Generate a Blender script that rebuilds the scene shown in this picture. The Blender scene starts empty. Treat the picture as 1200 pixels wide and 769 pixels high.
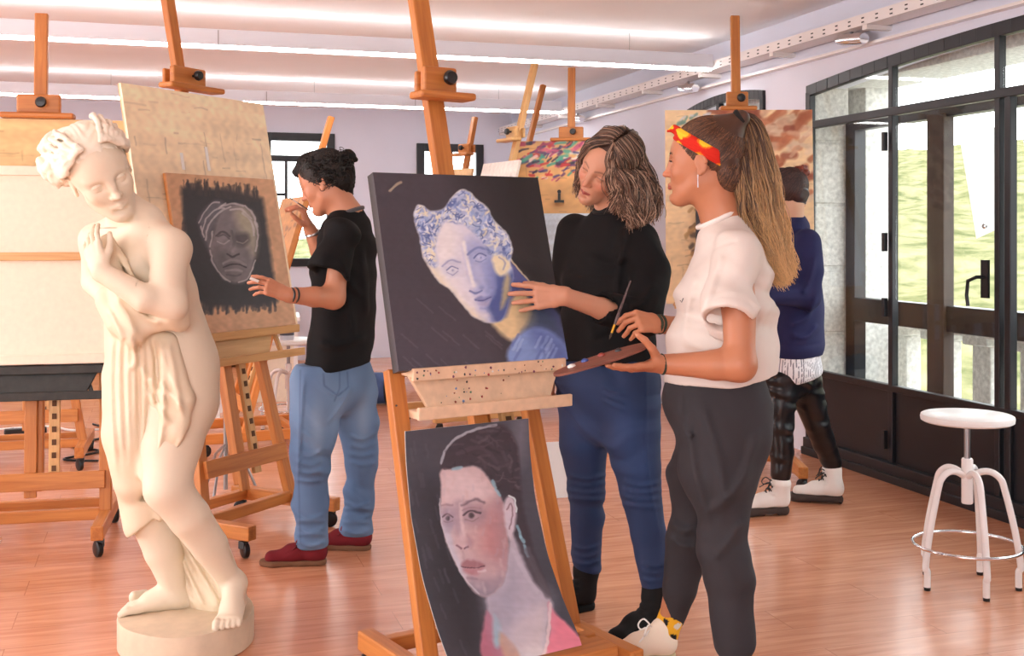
import bpy, math, random
import numpy as np
from mathutils import Matrix, Vector

# ------------------------------------------------------------------ camera, world, sun, exposure
SC = bpy.context.scene
COL = SC.collection
F, CX, HY, EYE = 1354.0, 600.0, 275.0, 1.32
cam_d = bpy.data.cameras.new('camera'); cam = bpy.data.objects.new('camera', cam_d); COL.objects.link(cam)
cam.location = (0, 0, EYE); cam.rotation_euler = (math.pi/2, 0, 0)
cam_d.sensor_width = 36; cam_d.lens = 36*F/1200; cam_d.shift_y = -(384.5-HY)/1200
cam_d.clip_start = .05; cam_d.clip_end = 2000
SC.camera = cam
SC.view_settings.view_transform = 'Standard'; SC.view_settings.look = 'None'
SC.view_settings.gamma = 1; SC.view_settings.use_curve_mapping = False
SC.view_settings.exposure = 0.22
world = bpy.data.worlds.new('sky'); SC.world = world; world.use_nodes = True
wn = world.node_tree.nodes; wl = world.node_tree.links
bg = wn['Background']; bg.inputs[1].default_value = 6.0
tc = wn.new('ShaderNodeTexCoord'); sx = wn.new('ShaderNodeSeparateXYZ'); wl.new(tc.outputs['Generated'], sx.inputs[0])
rp = wn.new('ShaderNodeValToRGB'); wl.new(sx.outputs['Z'], rp.inputs[0]); wl.new(rp.outputs[0], bg.inputs[0])
rp.color_ramp.elements[0].position = 0.0; rp.color_ramp.elements[0].color = (.95, .95, .97, 1)
rp.color_ramp.elements[1].position = .5; rp.color_ramp.elements[1].color = (.93, .97, 1.0, 1)
TH = math.radians(17.1); CT, ST = math.cos(TH), math.sin(TH)
def rm(r, d, z=0.0):
    "room axes (r across, d deep) to world"
    return (r*CT - d*ST, r*ST + d*CT, z)
sun_d = bpy.data.lights.new('sun', 'SUN'); sun = bpy.data.objects.new('sun', sun_d); COL.objects.link(sun)
sun_d.energy = 9.0; sun_d.angle = math.radians(2); sun_d.color = (1, .95, .86)
_s = Vector(rm(.75, .25, 0)); _s.z = -.8
sun.rotation_euler = _s.to_track_quat('-Z', 'Y').to_euler()
def area_light(name, loc, target, size, size_y, power, color):
    d = bpy.data.lights.new(name, 'AREA'); o = bpy.data.objects.new(name, d); COL.objects.link(o)
    d.shape = 'RECTANGLE'; d.size = size; d.size_y = size_y; d.energy = power; d.color = color
    o.location = loc; o.rotation_euler = (Vector(target)-Vector(loc)).to_track_quat('-Z', 'Y').to_euler()
    return o
# added fill lamps, set as daylight from unseen openings behind the viewer and left
area_light('window_daylight_front', rm(-1.6, -1.6, 2.0), rm(-.6, 5, 1.0), 4.2, 2.0, 62, (1, .96, .9))
area_light('window_daylight_left', rm(-4.6, 4.2, 1.6), rm(0, 5.2, 1.1), 3.6, 1.9, 50, (1, .97, .93))

# ------------------------------------------------------------------ mesh helpers
class MB:
    "collects boxes, beams, tubes and lofts; each keeps a grain coordinate"
    def __init__(s): s.v = []; s.f = []; s.g = []; s.sm = []
    def _add(s, v, f, g, sm=False):
        n = len(s.v); s.v += [tuple(map(float, p)) for p in v]; s.g += [tuple(map(float, p)) for p in g]
        s.f += [tuple(i+n for i in q) for q in f]; s.sm += [sm]*len(f); return s
    def hexa(s, c8, g8=None):
        f = [(0,3,2,1),(4,5,6,7),(0,1,5,4),(1,2,6,5),(2,3,7,6),(3,0,4,7)]
        return s._add(c8, f, g8 if g8 is not None else c8)
    def box(s, c, size, rz=0.0, grain=None):
        hx, hy, hz = [q/2 for q in size]; co, si = math.cos(rz), math.sin(rz)
        loc = [(-hx,-hy,-hz),(hx,-hy,-hz),(hx,hy,-hz),(-hx,hy,-hz),(-hx,-hy,hz),(hx,-hy,hz),(hx,hy,hz),(-hx,hy,hz)]
        pts = [(c[0]+x*co-y*si, c[1]+x*si+y*co, c[2]+z) for x,y,z in loc]
        ax = grain if grain is not None else int(np.argmax(size))
        g = [tuple([l[ax]] + [l[i] for i in range(3) if i != ax]) for l in loc]
        g = [(a+c[0]*3.1+c[2]*1.7, b+c[1], d+c[2]) for a,b,d in g]
        return s.hexa(pts, g)
    def beam(s, a, b, w, h, side=(1,0,0)):
        "bar from a to b; w across 'side', h across the third axis"
        a = np.array(a, float); b = np.array(b, float); u = b-a; L = np.linalg.norm(u); u /= L
        x = np.array(side, float); x -= u*x.dot(u); x /= np.linalg.norm(x); y = np.cross(u, x)
        pts = []; g = []
        for t in (0, 1):
            for i, j in ((-1,-1),(1,-1),(1,1),(-1,1)):
                pts.append(a+u*L*t + x*i*w/2 + y*j*h/2); g.append((t*L+a[2]*2.3+a[0], i*w/2+a[0], j*h/2+a[1]))
        return s.hexa(pts, g)
    def tube(s, pts, r, n=10, closed=False, cap=True):
        pts = [np.array(p, float) for p in pts]; m = len(pts); rr = r if hasattr(r, '__len__') else [r]*m
        V = []; G = []; up = None; L = 0
        for i in range(m):
            if closed: t = pts[(i+1) % m]-pts[i-1]
            else: t = pts[min(i+1, m-1)]-pts[max(i-1, 0)]
            t = t/(np.linalg.norm(t)+1e-12)
            if up is None:
                up = np.array([0,0,1.]) if abs(t[2]) < .9 else np.array([1.,0,0])
            x = np.cross(up, t); x /= np.linalg.norm(x)+1e-12; y = np.cross(t, x); up = y
            if i: L += np.linalg.norm(pts[i]-pts[i-1])
            for k in range(n):
                a = 2*math.pi*k/n; V.append(pts[i]+x*rr[i]*math.cos(a)+y*rr[i]*math.sin(a)); G.append((L, rr[i]*math.cos(a), rr[i]*math.sin(a)))
        Fc = []
        for i in range(m if closed else m-1):
            for k in range(n):
                j = (i+1) % m; Fc.append((i*n+k, i*n+(k+1)%n, j*n+(k+1)%n, j*n+k))
        if cap and not closed:
            Fc.append(tuple(range(n))[::-1]); Fc.append(tuple((m-1)*n+k for k in range(n)))
        return s._add(V, Fc, G, True)
    def lathe(s, prof, c=(0,0,0), n=32, axis=(0,0,1)):
        A = np.array(axis, float); A /= np.linalg.norm(A)
        x = np.cross(A, [0,1,0] if abs(A[1]) < .9 else [1,0,0]); x /= np.linalg.norm(x); y = np.cross(A, x)
        V = []; Fc = []
        for r, z in prof:
            for k in range(n):
                a = 2*math.pi*k/n; V.append(np.array(c)+A*z+x*r*math.cos(a)+y*r*math.sin(a))
        for i in range(len(prof)-1):
            for k in range(n): Fc.append((i*n+k, i*n+(k+1)%n, (i+1)*n+(k+1)%n, (i+1)*n+k))
        Fc.append(tuple(range(n))[::-1]); Fc.append(tuple((len(prof)-1)*n+k for k in range(n)))
        return s._add(V, Fc, V, True)
    def prism(s, poly, y0, y1):
        "polygon in x,z extruded along y"
        n = len(poly); V = [(x, y0, z) for x, z in poly]+[(x, y1, z) for x, z in poly]
        Fc = [tuple(range(n)), tuple(range(2*n-1, n-1, -1))]+[(i, i+n, (i+1)%n+n, (i+1)%n) for i in range(n)]
        return s._add(V, Fc, V)
    def build(s, name, m, parent=None, bevel=0.0, colors=None):
        me = bpy.data.meshes.new(name); me.from_pydata(s.v, [], s.f)
        me.polygons.foreach_set('use_smooth', s.sm)
        at = me.attributes.new('g', 'FLOAT_VECTOR', 'POINT'); at.data.foreach_set('vector', np.array(s.g, dtype=np.float32).ravel())
        me.update(); o = bpy.data.objects.new(name, me); COL.objects.link(o); me.materials.append(m)
        if parent is not None: o.parent = parent
        if bevel > 0:
            b = o.modifiers.new('bevel', 'BEVEL'); b.width = bevel; b.segments = 2; b.limit_method = 'ANGLE'; b.angle_limit = .7
            b.harden_normals = False
        if any(s.sm) and not all(s.sm) or any(s.sm):
            me.set_sharp_from_angle(angle=math.radians(40))
        return o

def tag(o, label=None, cat=None, group=None, kind=None):
    if label: o['label'] = label
    if cat: o['category'] = cat
    if group: o['group'] = group
    if kind: o['kind'] = kind
    return o
def thing(name, label, cat, loc=(0,0,0), rz=0.0, group=None):
    o = bpy.data.objects.new(name, None); COL.objects.link(o); o.empty_display_size = .1
    o.location = loc; o.rotation_euler = (0, 0, rz)
    return tag(o, label, cat, group)
def struct(o, label=None): o['kind'] = 'structure'; o['label'] = label or o.name.replace('_', ' '); return o
def copy_tree(o, parent=None):
    c = o.copy(); COL.objects.link(c)
    if parent is not None: c.parent = parent
    for ch in o.children: copy_tree(ch, c)
    return c

# ------------------------------------------------------------------ materials
def srgb(r, g, b):
    return tuple(((c/255)/12.92 if c/255 <= .04045 else ((c/255+.055)/1.055)**2.4) for c in (r, g, b))
def mat(name, color, rough=.5, metal=0.0, spec=.5, noise=0, nscale=20, bump=0, bscale=60, attr=None, coat=0, sss=0, sheen=0, stretch=None, emit=None):
    m = bpy.data.materials.new(name); m.use_nodes = True; nt = m.node_tree; N = nt.nodes; L = nt.links
    b = N['Principled BSDF']; b.inputs['Roughness'].default_value = rough; b.inputs['Metallic'].default_value = metal
    b.inputs['Specular IOR Level'].default_value = spec
    if coat: b.inputs['Coat Weight'].default_value = coat; b.inputs['Coat Roughness'].default_value = .15
    if sheen: b.inputs['Sheen Weight'].default_value = sheen; b.inputs['Sheen Roughness'].default_value = .5
    if sss:
        b.inputs['Subsurface Weight'].default_value = sss; b.inputs['Subsurface Radius'].default_value = (.9, .35, .2)
        b.inputs['Subsurface Scale'].default_value = .006
    if emit: b.inputs['Emission Color'].default_value = (*color, 1); b.inputs['Emission Strength'].default_value = emit
    if attr:
        a = N.new('ShaderNodeAttribute'); a.attribute_name = attr; src = a.outputs['Color']
    else:
        a = N.new('ShaderNodeRGB'); a.outputs[0].default_value = (*color, 1); src = a.outputs[0]
    t = N.new('ShaderNodeTexCoord'); vec = t.outputs['Object']
    if stretch:
        mp = N.new('ShaderNodeMapping'); mp.inputs['Scale'].default_value = stretch; L.new(vec, mp.inputs[0]); vec = mp.outputs[0]
    if noise:
        n = N.new('ShaderNodeTexNoise'); n.inputs['Scale'].default_value = nscale; n.inputs['Detail'].default_value = 5; L.new(vec, n.inputs['Vector'])
        mr = N.new('ShaderNodeMapRange'); mr.inputs[1].default_value = .25; mr.inputs[2].default_value = .75
        mr.inputs[3].default_value = 1-noise; mr.inputs[4].default_value = 1+noise; L.new(n.outputs[0], mr.inputs[0])
        mx = N.new('ShaderNodeVectorMath'); mx.operation = 'SCALE'; L.new(src, mx.inputs[0]); L.new(mr.outputs[0], mx.inputs['Scale']); src = mx.outputs[0]
    L.new(src, b.inputs['Base Color'])
    if bump:
        n2 = N.new('ShaderNodeTexNoise'); n2.inputs['Scale'].default_value = bscale; n2.inputs['Detail'].default_value = 4; L.new(vec, n2.inputs['Vector'])
        bp = N.new('ShaderNodeBump'); bp.inputs['Strength'].default_value = bump; bp.inputs['Distance'].default_value = .002
        L.new(n2.outputs[0], bp.inputs['Height']); L.new(bp.outputs[0], b.inputs['Normal'])
    return m
def wood(name, c1, c2, rough=.45, scale=1.0, stain=None, ring=7.0):
    "wood whose grain runs along the 'g' attribute's first axis"
    m = bpy.data.materials.new(name); m.use_nodes = True; nt = m.node_tree; N = nt.nodes; L = nt.links
    b = N['Principled BSDF']; b.inputs['Roughness'].default_value = rough
    a = N.new('ShaderNodeAttribute'); a.attribute_name = 'g'
    mp = N.new('ShaderNodeMapping'); mp.inputs['Scale'].default_value = (1.6*scale, 26*scale, 26*scale); L.new(a.outputs['Vector'], mp.inputs[0])
    n = N.new('ShaderNodeTexNoise'); n.inputs['Scale'].default_value = ring/4; n.inputs['Detail'].default_value = 6; n.inputs['Distortion'].default_value = .8
    L.new(mp.outputs[0], n.inputs['Vector'])
    r = N.new('ShaderNodeValToRGB'); r.color_ramp.elements[0].position = .3; r.color_ramp.elements[1].position = .7
    r.color_ramp.elements[0].color = (*c1, 1); r.color_ramp.elements[1].color = (*c2, 1); L.new(n.outputs[0], r.inputs[0])
    src = r.outputs[0]
    if stain:
        n3 = N.new('ShaderNodeTexNoise'); n3.inputs['Scale'].default_value = 7; n3.inputs['Detail'].default_value = 8; n3.inputs['Roughness'].default_value = .7
        m3 = N.new('ShaderNodeMapping'); m3.inputs['Scale'].default_value = (1, 2.2, 2.2); L.new(a.outputs['Vector'], m3.inputs[0]); L.new(m3.outputs[0], n3.inputs['Vector'])
        r3 = N.new('ShaderNodeValToRGB'); r3.color_ramp.elements[0].position = .56; r3.color_ramp.elements[1].position = .66
        L.new(n3.outputs[0], r3.inputs[0])
        mx = N.new('ShaderNodeMix'); mx.data_type = 'RGBA'; L.new(r3.outputs[0], mx.inputs[0]); L.new(src, mx.inputs[6]); mx.inputs[7].default_value = (*stain, 1); src = mx.outputs[2]
    L.new(src, b.inputs['Base Color'])
    return m
M = {}
M['wall'] = mat('wall_paint', srgb(222, 223, 236), .8, noise=.03, nscale=2)
M['ceiling'] = mat('ceiling_paint', srgb(242, 241, 244), .85, noise=.03, nscale=1.5)
M['steel'] = mat('black_painted_steel', srgb(27, 29, 35), .4, noise=.2, nscale=6)
M['stone'] = mat('granite', srgb(205, 203, 198), .85, noise=.3, nscale=38, bump=.6, bscale=50)
M['darkwood'] = mat('weathered_dark_wood', srgb(62, 50, 44), .6, noise=.45, nscale=9, stretch=(1,1,.15))
M['eas'] = wood('easel_beech', srgb(176, 104, 48), srgb(205, 133, 66))
M['eas2'] = wood('easel_pale_beech', srgb(200, 150, 92), srgb(222, 176, 118))
M['eas3'] = wood('easel_bright_beech', srgb(205, 120, 52), srgb(226, 146, 74))
M['ply'] = wood('drawing_board_ply', srgb(222, 186, 132), srgb(236, 206, 156), scale=.25, stain=srgb(176, 132, 86))
M['ply_b'] = wood('worn_board_ply', srgb(204, 152, 92), srgb(222, 174, 112), scale=.3, stain=srgb(140, 92, 58))
M['blackm'] = mat('black_plastic', srgb(22, 22, 24), .35)
M['trayw'] = mat('paint_crusted_tray', srgb(226,194,162), .6, noise=.12, nscale=30)
M['paper'] = mat('thin_paper', srgb(246,246,246), .7); M['paper'].node_tree.nodes['Principled BSDF'].inputs['Transmission Weight'].default_value = 0  # translucent white that stands for bright reflections in the glass
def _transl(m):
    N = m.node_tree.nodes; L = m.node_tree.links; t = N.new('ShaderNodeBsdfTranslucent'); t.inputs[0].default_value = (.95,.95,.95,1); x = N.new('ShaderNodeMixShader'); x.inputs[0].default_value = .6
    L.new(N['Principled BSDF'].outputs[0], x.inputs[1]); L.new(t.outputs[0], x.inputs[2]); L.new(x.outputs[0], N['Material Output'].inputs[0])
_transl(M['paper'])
M['white'] = mat('white_paint', srgb(240, 238, 236), .35)
M['whitem'] = mat('white_enamel', srgb(236, 230, 228), .25)
M['chrome'] = mat('chrome', (.8, .8, .82), .12, metal=1)
M['steelrod'] = mat('threaded_steel', (.35, .35, .36), .3, metal=1)
M['canvas'] = mat('raw_canvas_back', srgb(240, 226, 206), .8, noise=.04, nscale=40)
M['blacktray'] = mat('paint_caked_black_tray', srgb(38, 36, 32), .5, noise=.5, nscale=30)
def vcol_mat(name, rough=.5, bump=0, bscale=200, **k): return mat(name, (1,1,1), rough, attr='Col', bump=bump, bscale=bscale, **k)
M['paint'] = vcol_mat('oil_paint', .45, bump=.25, bscale=90)
def glass_mat():
    m = bpy.data.materials.new('window_glass'); m.use_nodes = True; N = m.node_tree.nodes; L = m.node_tree.links
    N.remove(N['Principled BSDF']); t = N.new('ShaderNodeBsdfTransparent'); g = N.new('ShaderNodeBsdfGlossy'); g.inputs['Roughness'].default_value = .02
    t.inputs[0].default_value = (.95, .97, .96, 1)
    lw = N.new('ShaderNodeLayerWeight'); pw = N.new('ShaderNodeMath'); pw.operation = 'POWER'; pw.inputs[1].default_value = 5; L.new(lw.outputs['Facing'], pw.inputs[0]); fr = N.new('ShaderNodeMath'); fr.operation = 'MULTIPLY_ADD'; fr.inputs[1].default_value = .6; fr.inputs[2].default_value = .03; L.new(pw.outputs[0], fr.inputs[0]); x = N.new('ShaderNodeMixShader')
    L.new(fr.outputs[0], x.inputs[0]); L.new(t.outputs[0], x.inputs[1]); L.new(g.outputs[0], x.inputs[2]); L.new(x.outputs[0], N['Material Output'].inputs[0])
    return m
M['glass'] = glass_mat()
def floor_mat():
    m = bpy.data.materials.new('laminate_floor'); m.use_nodes = True; N = m.node_tree.nodes; L = m.node_tree.links; b = N['Principled BSDF']
    t = N.new('ShaderNodeTexCoord')
    br = N.new('ShaderNodeTexBrick'); L.new(t.outputs['Object'], br.inputs[0]); br.offset = .37
    br.inputs['Scale'].default_value = 1; br.inputs['Brick Width'].default_value = 1.25; br.inputs['Row Height'].default_value = .19
    br.inputs['Mortar Size'].default_value = .0016; br.inputs['Color1'].default_value = (.3,.3,.3,1); br.inputs['Color2'].default_value = (.7,.7,.7,1); br.inputs['Mortar'].default_value = (.0,.0,.0,1)
    mp = N.new('ShaderNodeMapping'); mp.inputs['Scale'].default_value = (1.1, 9, 1); L.new(t.outputs['Object'], mp.inputs[0])
    ad = N.new('ShaderNodeVectorMath'); ad.operation = 'ADD'; L.new(mp.outputs[0], ad.inputs[0])
    sc = N.new('ShaderNodeVectorMath'); sc.operation = 'SCALE'; sc.inputs['Scale'].default_value = 9; L.new(br.outputs['Color'], sc.inputs[0]); L.new(sc.outputs[0], ad.inputs[1])
    n = N.new('ShaderNodeTexNoise'); n.inputs['Scale'].default_value = 2.2; n.inputs['Detail'].default_value = 7; n.inputs['Distortion'].default_value = 1.2; L.new(ad.outputs[0], n.inputs['Vector'])
    r = N.new('ShaderNodeValToRGB'); e = r.color_ramp.elements; e[0].position = .28; e[0].color = (*srgb(198, 130, 96), 1); e[1].position = .72; e[1].color = (*srgb(226, 162, 126), 1)
    L.new(n.outputs[0], r.inputs[0])
    mx = N.new('ShaderNodeMix'); mx.data_type = 'RGBA'; mx.blend_type = 'MULTIPLY'; L.new(br.outputs['Fac'], mx.inputs[0]); L.new(r.outputs[0], mx.inputs[6]); mx.inputs[7].default_value = (.72, .66, .62, 1)
    L.new(mx.outputs[2], b.inputs['Base Color'])
    b.inputs['Roughness'].default_value = .27; b.inputs['Coat Weight'].default_value = .25; b.inputs['Coat Roughness'].default_value = .2
    bp = N.new('ShaderNodeBump'); bp.inputs['Strength'].default_value = .06; bp.inputs['Distance'].default_value = .003; L.new(n.outputs[0], bp.inputs['Height']); L.new(bp.outputs[0], b.inputs['Normal'])
    return m
M['floor'] = floor_mat()

# ------------------------------------------------------------------ the room (built in room axes, turned by TH)
ROT = lambda o: (setattr(o, 'rotation_euler', (0, 0, TH)), o)[1]
RW = 3.77; CZ = 2.66
def rbox(mb, r0, r1, d0, d1, z0, z1): return mb.box(((r0+r1)/2, (d0+d1)/2, (z0+z1)/2), (r1-r0, d1-d0, z1-z0))
b = MB(); rbox(b, -4.8, RW+.25, -2.2, 12.6, -.1, 0); struct(ROT(b.build('floor', M['floor'])), 'orange laminate floor')
b = MB(); rbox(b, -4.8, RW+.6, -1.4, 12.6, CZ, CZ+.2); struct(ROT(b.build('ceiling', M['ceiling'])), 'white ceiling')
# right wall with the arched opening
A0, A1 = 1.95, 6.15
def arch(d): return 2.305-.0226*(d-4.05)**2
def wall_with_arches(name, r0, r1, dstart, dend, holes, z1):
    "thick wall at r0..r1; each hole: (da, db, z0, fn)"
    b = MB(); cur = dstart
    for da, db, z0, fn in holes:
        rbox(b, r0, r1, cur, da, 0, z1)
        if z0 > 0: rbox(b, r0, r1, da, db, 0, z0)
        n = 18
        for i in range(n):
            a = da+(db-da)*i/n; c = da+(db-da)*(i+1)/n
            p = [(r0,a,fn(a)),(r1,a,fn(a)),(r1,c,fn(c)),(r0,c,fn(c)),(r0,a,z1),(r1,a,z1),(r1,c,z1),(r0,c,z1)]
            b.hexa(p)
        cur = db
    rbox(b, r0, r1, cur, dend, 0, z1)
    return struct(ROT(b.build(name, M['wall'])), 'white wall with arched steel windows' if 'right' in name else None)
B0, B1 = 6.67, 7.79
def arch2(d): return 2.285-.15*(d-7.2)**2
wall_with_arches('wall_right', RW, RW+.24, -2.2, 12.6, [(A0, A1, 0, arch), (B0, B1, .0, arch2)], CZ)
# back wall with two windows
bw = 12.26
def bx_hole(): 
    b = MB(); xs = [(-4.8, -1.8), ]
    W = [(.27, 1.03, 1.02, 2.385), (1.84, 2.53, 1.02, 2.30)]
    return W
def on_back(px, py):
    u = (px-CX)/F; t = bw/(CT-ST*u); return (t*(CT*u+ST), EYE+(HY-py)*t/F)
wA = (*on_back(308, 155), *on_back(392, 312)); wB = (*on_back(488, 168), *on_back(566, 300))
b = MB(); cur = -4.8
for (r0, z1, r1, z0) in (wA, wB):
    rbox(b, cur, r0, bw, bw+.25, 0, CZ); rbox(b, r0, r1, bw, bw+.25, 0, z0); rbox(b, r0, r1, bw, bw+.25, z1, CZ); cur = r1
rbox(b, cur, RW, bw, bw+.25, 0, CZ); struct(ROT(b.build('wall_back', M['wall'])), 'back wall')
for i, (r0, z1, r1, z0) in enumerate((wA, wB)):
    b = MB(); w = .085
    rbox(b, r0, r0+w, bw-.03, bw+.05, z0, z1); rbox(b, r1-w, r1, bw-.03, bw+.05, z0, z1)
    rbox(b, r0+w, r1-w, bw-.03, bw+.05, z1-w, z1); rbox(b, r0+w, r1-w, bw-.03, bw+.05, z0, z0+w)
    rc = (r0+r1)/2; 
    if i == 0:
        rbox(b, r0+w, r1-w, bw-.01, bw+.04, z1-.30, z1-.235); rbox(b, r0+w+.14, r0+w+.17, bw-.01, bw+.04, z0+w, z1-.30)
        rbox(b, r0+w, r0+w+.14, bw-.01, bw+.04, z1-.66, z1-.63)
    else: rbox(b, rc-.03, rc+.03, bw-.01, bw+.04, z0+w, z1-w)
    fr = struct(ROT(b.build('window_%d' % (i+2), M['steel'], bevel=.004)), 'black framed window in the back wall')
    g = MB(); rbox(g, r0+.05, r1-.05, bw+.02, bw+.026, z0+.05, z1-.05); o = g.build('window_pane', M['glass'], fr)
# left wall with tall openings, beyond the view
b = MB()
for d0, d1 in ((-2.2, 2.2), (6.2, 12.6)): rbox(b, -4.95, -4.8, d0, d1, 0, CZ)
rbox(b, -4.95, -4.8, 2.2, 6.2, 0, .5); rbox(b, -4.95, -4.8, 2.2, 6.2, 2.4, CZ)
struct(ROT(b.build('wall_left', M['wall'])))
b = MB()
for r0, r1 in ((-4.8, -3.9), (-.6, RW+.24)): rbox(b, r0, r1, -2.35, -2.2, 0, CZ)
rbox(b, -3.9, -.6, -2.35, -2.2, 0, .8); rbox(b, -3.9, -.6, -2.35, -2.2, 2.45, CZ); rbox(b, -4.8, RW+.24, -2.2, -1.4, CZ, CZ+.2)
struct(ROT(b.build('wall_front', M['wall'])), 'wall behind the viewer')  # unseen wall, added with one opening to cut the frontal daylight
# steel window wall
win = None
mull = [6.13, 5.31, 4.49, 3.67, 2.85, 2.0]
b = MB(); s0, s1 = RW-.022, RW+.018
n = 36
for i in range(n):
    a = A0+(A1-A0)*i/n; c = A0+(A1-A0)*(i+1)/n
    b.hexa([(s0,a,arch(a)-.055),(s1,a,arch(a)-.055),(s1,c,arch(c)-.055),(s0,c,arch(c)-.055),(s0,a,arch(a)+.012),(s1,a,arch(a)+.012),(s1,c,arch(c)+.012),(s0,c,arch(c)+.012)])
for k, d in enumerate(mull):
    w = .05 if k in (0, 5) else .036
    rbox(b, s0, s1, d-w/2, d+w/2, .0, arch(d)-.03)
rbox(b, s0, s1, 4.40, 4.44, .06, 1.98)
rbox(b, s0-.004, s1, A0, A1, 1.955, 2.0); rbox(b, s0-.002, s1, A0, A1, .48, .515); rbox(b, s0-.02, s1, A0, A1, 0, .10); rbox(b, s0-.035, s1, A0, A1, 0, .045)
wf = struct(ROT(b.build('window_1', M['steel'], bevel=.004)), 'black steel window wall with arched head')
b = MB()
for k in range(5): rbox(b, s0+.02, s1-.01, mull[k+1]+.02, mull[k]-.02, .09, .49)
b.build('lower_panel', M['steel'], wf, bevel=.004)
for k in range(5):
    g = MB(); rbox(g, RW, RW+.006, mull[k+1]+.02, mull[k]-.02, .51, 1.96); g.build('window_pane', M['glass'], wf)
    g = MB(); a, c = mull[k+1]+.02, mull[k]-.02
    g.hexa([(RW,a,1.99),(RW+.006,a,1.99),(RW+.006,c,1.99),(RW,c,1.99),(RW,a,arch(a)-.03),(RW+.006,a,arch(a)-.03),(RW+.006,c,arch(c)-.03),(RW,c,arch(c)-.03)]); g.build('window_pane', M['glass'], wf)
for k, (d, z) in enumerate(((5.34, .93), (5.34, 1.28), (5.34, .22), (5.34, 1.82))):
    b = MB(); rbox(b, s0-.025, s0, d-.012, d+.012, z-.05, z+.05); b.build('hinge', M['steel'], wf, bevel=.003)
b = MB(); b.tube([(s0-.005, 4.56, 1.12), (s0-.055, 4.56, 1.12), (s0-.055, 4.62, 1.10), (s0-.055, 4.63, 1.03), (s0-.055, 4.62, .98)], .009); rbox(b, s0-.012, s0, 4.535, 4.585, 1.02, 1.20)
b.build('handle', M['steel'], wf)
b = MB(); b.lathe([(.0, 0), (.012, .002), (.013, .012), (.008, .018)], (s0-.002, 4.56, 1.36), 16, (-1, 0, 0)); b.build('lock', M['chrome'], wf)
# second arched window further down
b = MB(); n = 20
for i in range(n):
    a = B0+(B1-B0)*i/n; c = B0+(B1-B0)*(i+1)/n
    b.hexa([(s0,a,arch2(a)-.05),(s1,a,arch2(a)-.05),(s1,c,arch2(c)-.05),(s0,c,arch2(c)-.05),(s0,a,arch2(a)+.012),(s1,a,arch2(a)+.012),(s1,c,arch2(c)+.012),(s0,c,arch2(c)+.012)])
for d in (B0+.02, 7.3, B1-.02): rbox(b, s0, s1, d-.022, d+.022, 0, arch2(d)-.02)
rbox(b, s0, s1, B0, B1, 1.955, 2.0); rbox(b, s0, s1, B0, B1, 0, .5)
w2 = struct(ROT(b.build('window_4', M['steel'], bevel=.004)), 'second arched steel window behind the splashed board')
g = MB(); rbox(g, RW, RW+.006, B0+.04, B1-.04, .5, 2.1); g.build('window_pane', M['glass'], w2)
# outside: stone reveal, outer wall, outer frames, balustrade, floor of the gallery
b = MB()
rbox(b, RW+.24, RW+.27, A1-.01, A1+.5, 0, 2.6); rbox(b, RW+.04, RW+.24, A1-.012, A1, 0, 2.4)
for z in (0.0, .36, .72, 1.12, 1.5, 1.88): rbox(b, RW+.03, RW+.235, A1-.022, A1-.01, z+.01, z+.352 if z<.7 else z+.372)
rbox(b, 4.22, 4.42, 6.23, 6.75, -.1, 2.6)
rbox(b, 4.0, 4.42, -.5, 9.5, 2.235, 2.7)
rbox(b, 4.22, 4.42, 6.75, 7.6, -.1, 2.6); rbox(b, 4.22, 4.42, 8.6, 9.5, -.1, 2.6)
struct(ROT(b.build('trim_1', M['stone'], bevel=.008)), 'granite reveal and lintel outside the window')
b = MB()
def of(d0, d1, z0, z1, r0=4.02, r1=4.1): rbox(b, r0, r1, d0, d1, z0, z1)
of(6.05, 6.15, .5, 2.0); of(1.9, 6.15, .80, .94); of(1.9, 6.15, 1.95, 2.02); 
of(4.32, 4.42, .9, 1.95); of(4.06, 4.14, .9, 1.95); of(3.2, 3.3, .9, 1.95)
of(5.31, 5.36, .9, 1.95); of(6.05, 6.15, 0, .8); 
struct(ROT(b.build('window_5', M['steel'], bevel=.005)), 'outer window frame')
b = MB(); rbox(b, 4.0, 4.07, 5.20, 5.34, .0, 1.97); struct(ROT(b.build('trim_2', M['darkwood'], bevel=.006)), 'weathered wooden post outside the window')
b = MB()
rbox(b, RW+.24, 6.2, -.5, 9.5, -.2, -.05); rbox(b, 4.55, 4.95, -.5, 9.5, .72, .84)
for k in range(18):
    d = 8.55-.40*k; rbox(b, 4.68, 4.80, d-.09, d+.07, -.1, .66); rbox(b, 4.63, 4.86, d-.12, d+.10, .66, .73)
struct(ROT(b.build('trim_3', M['stone'], bevel=.01)), 'granite balustrade outside the window')
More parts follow.
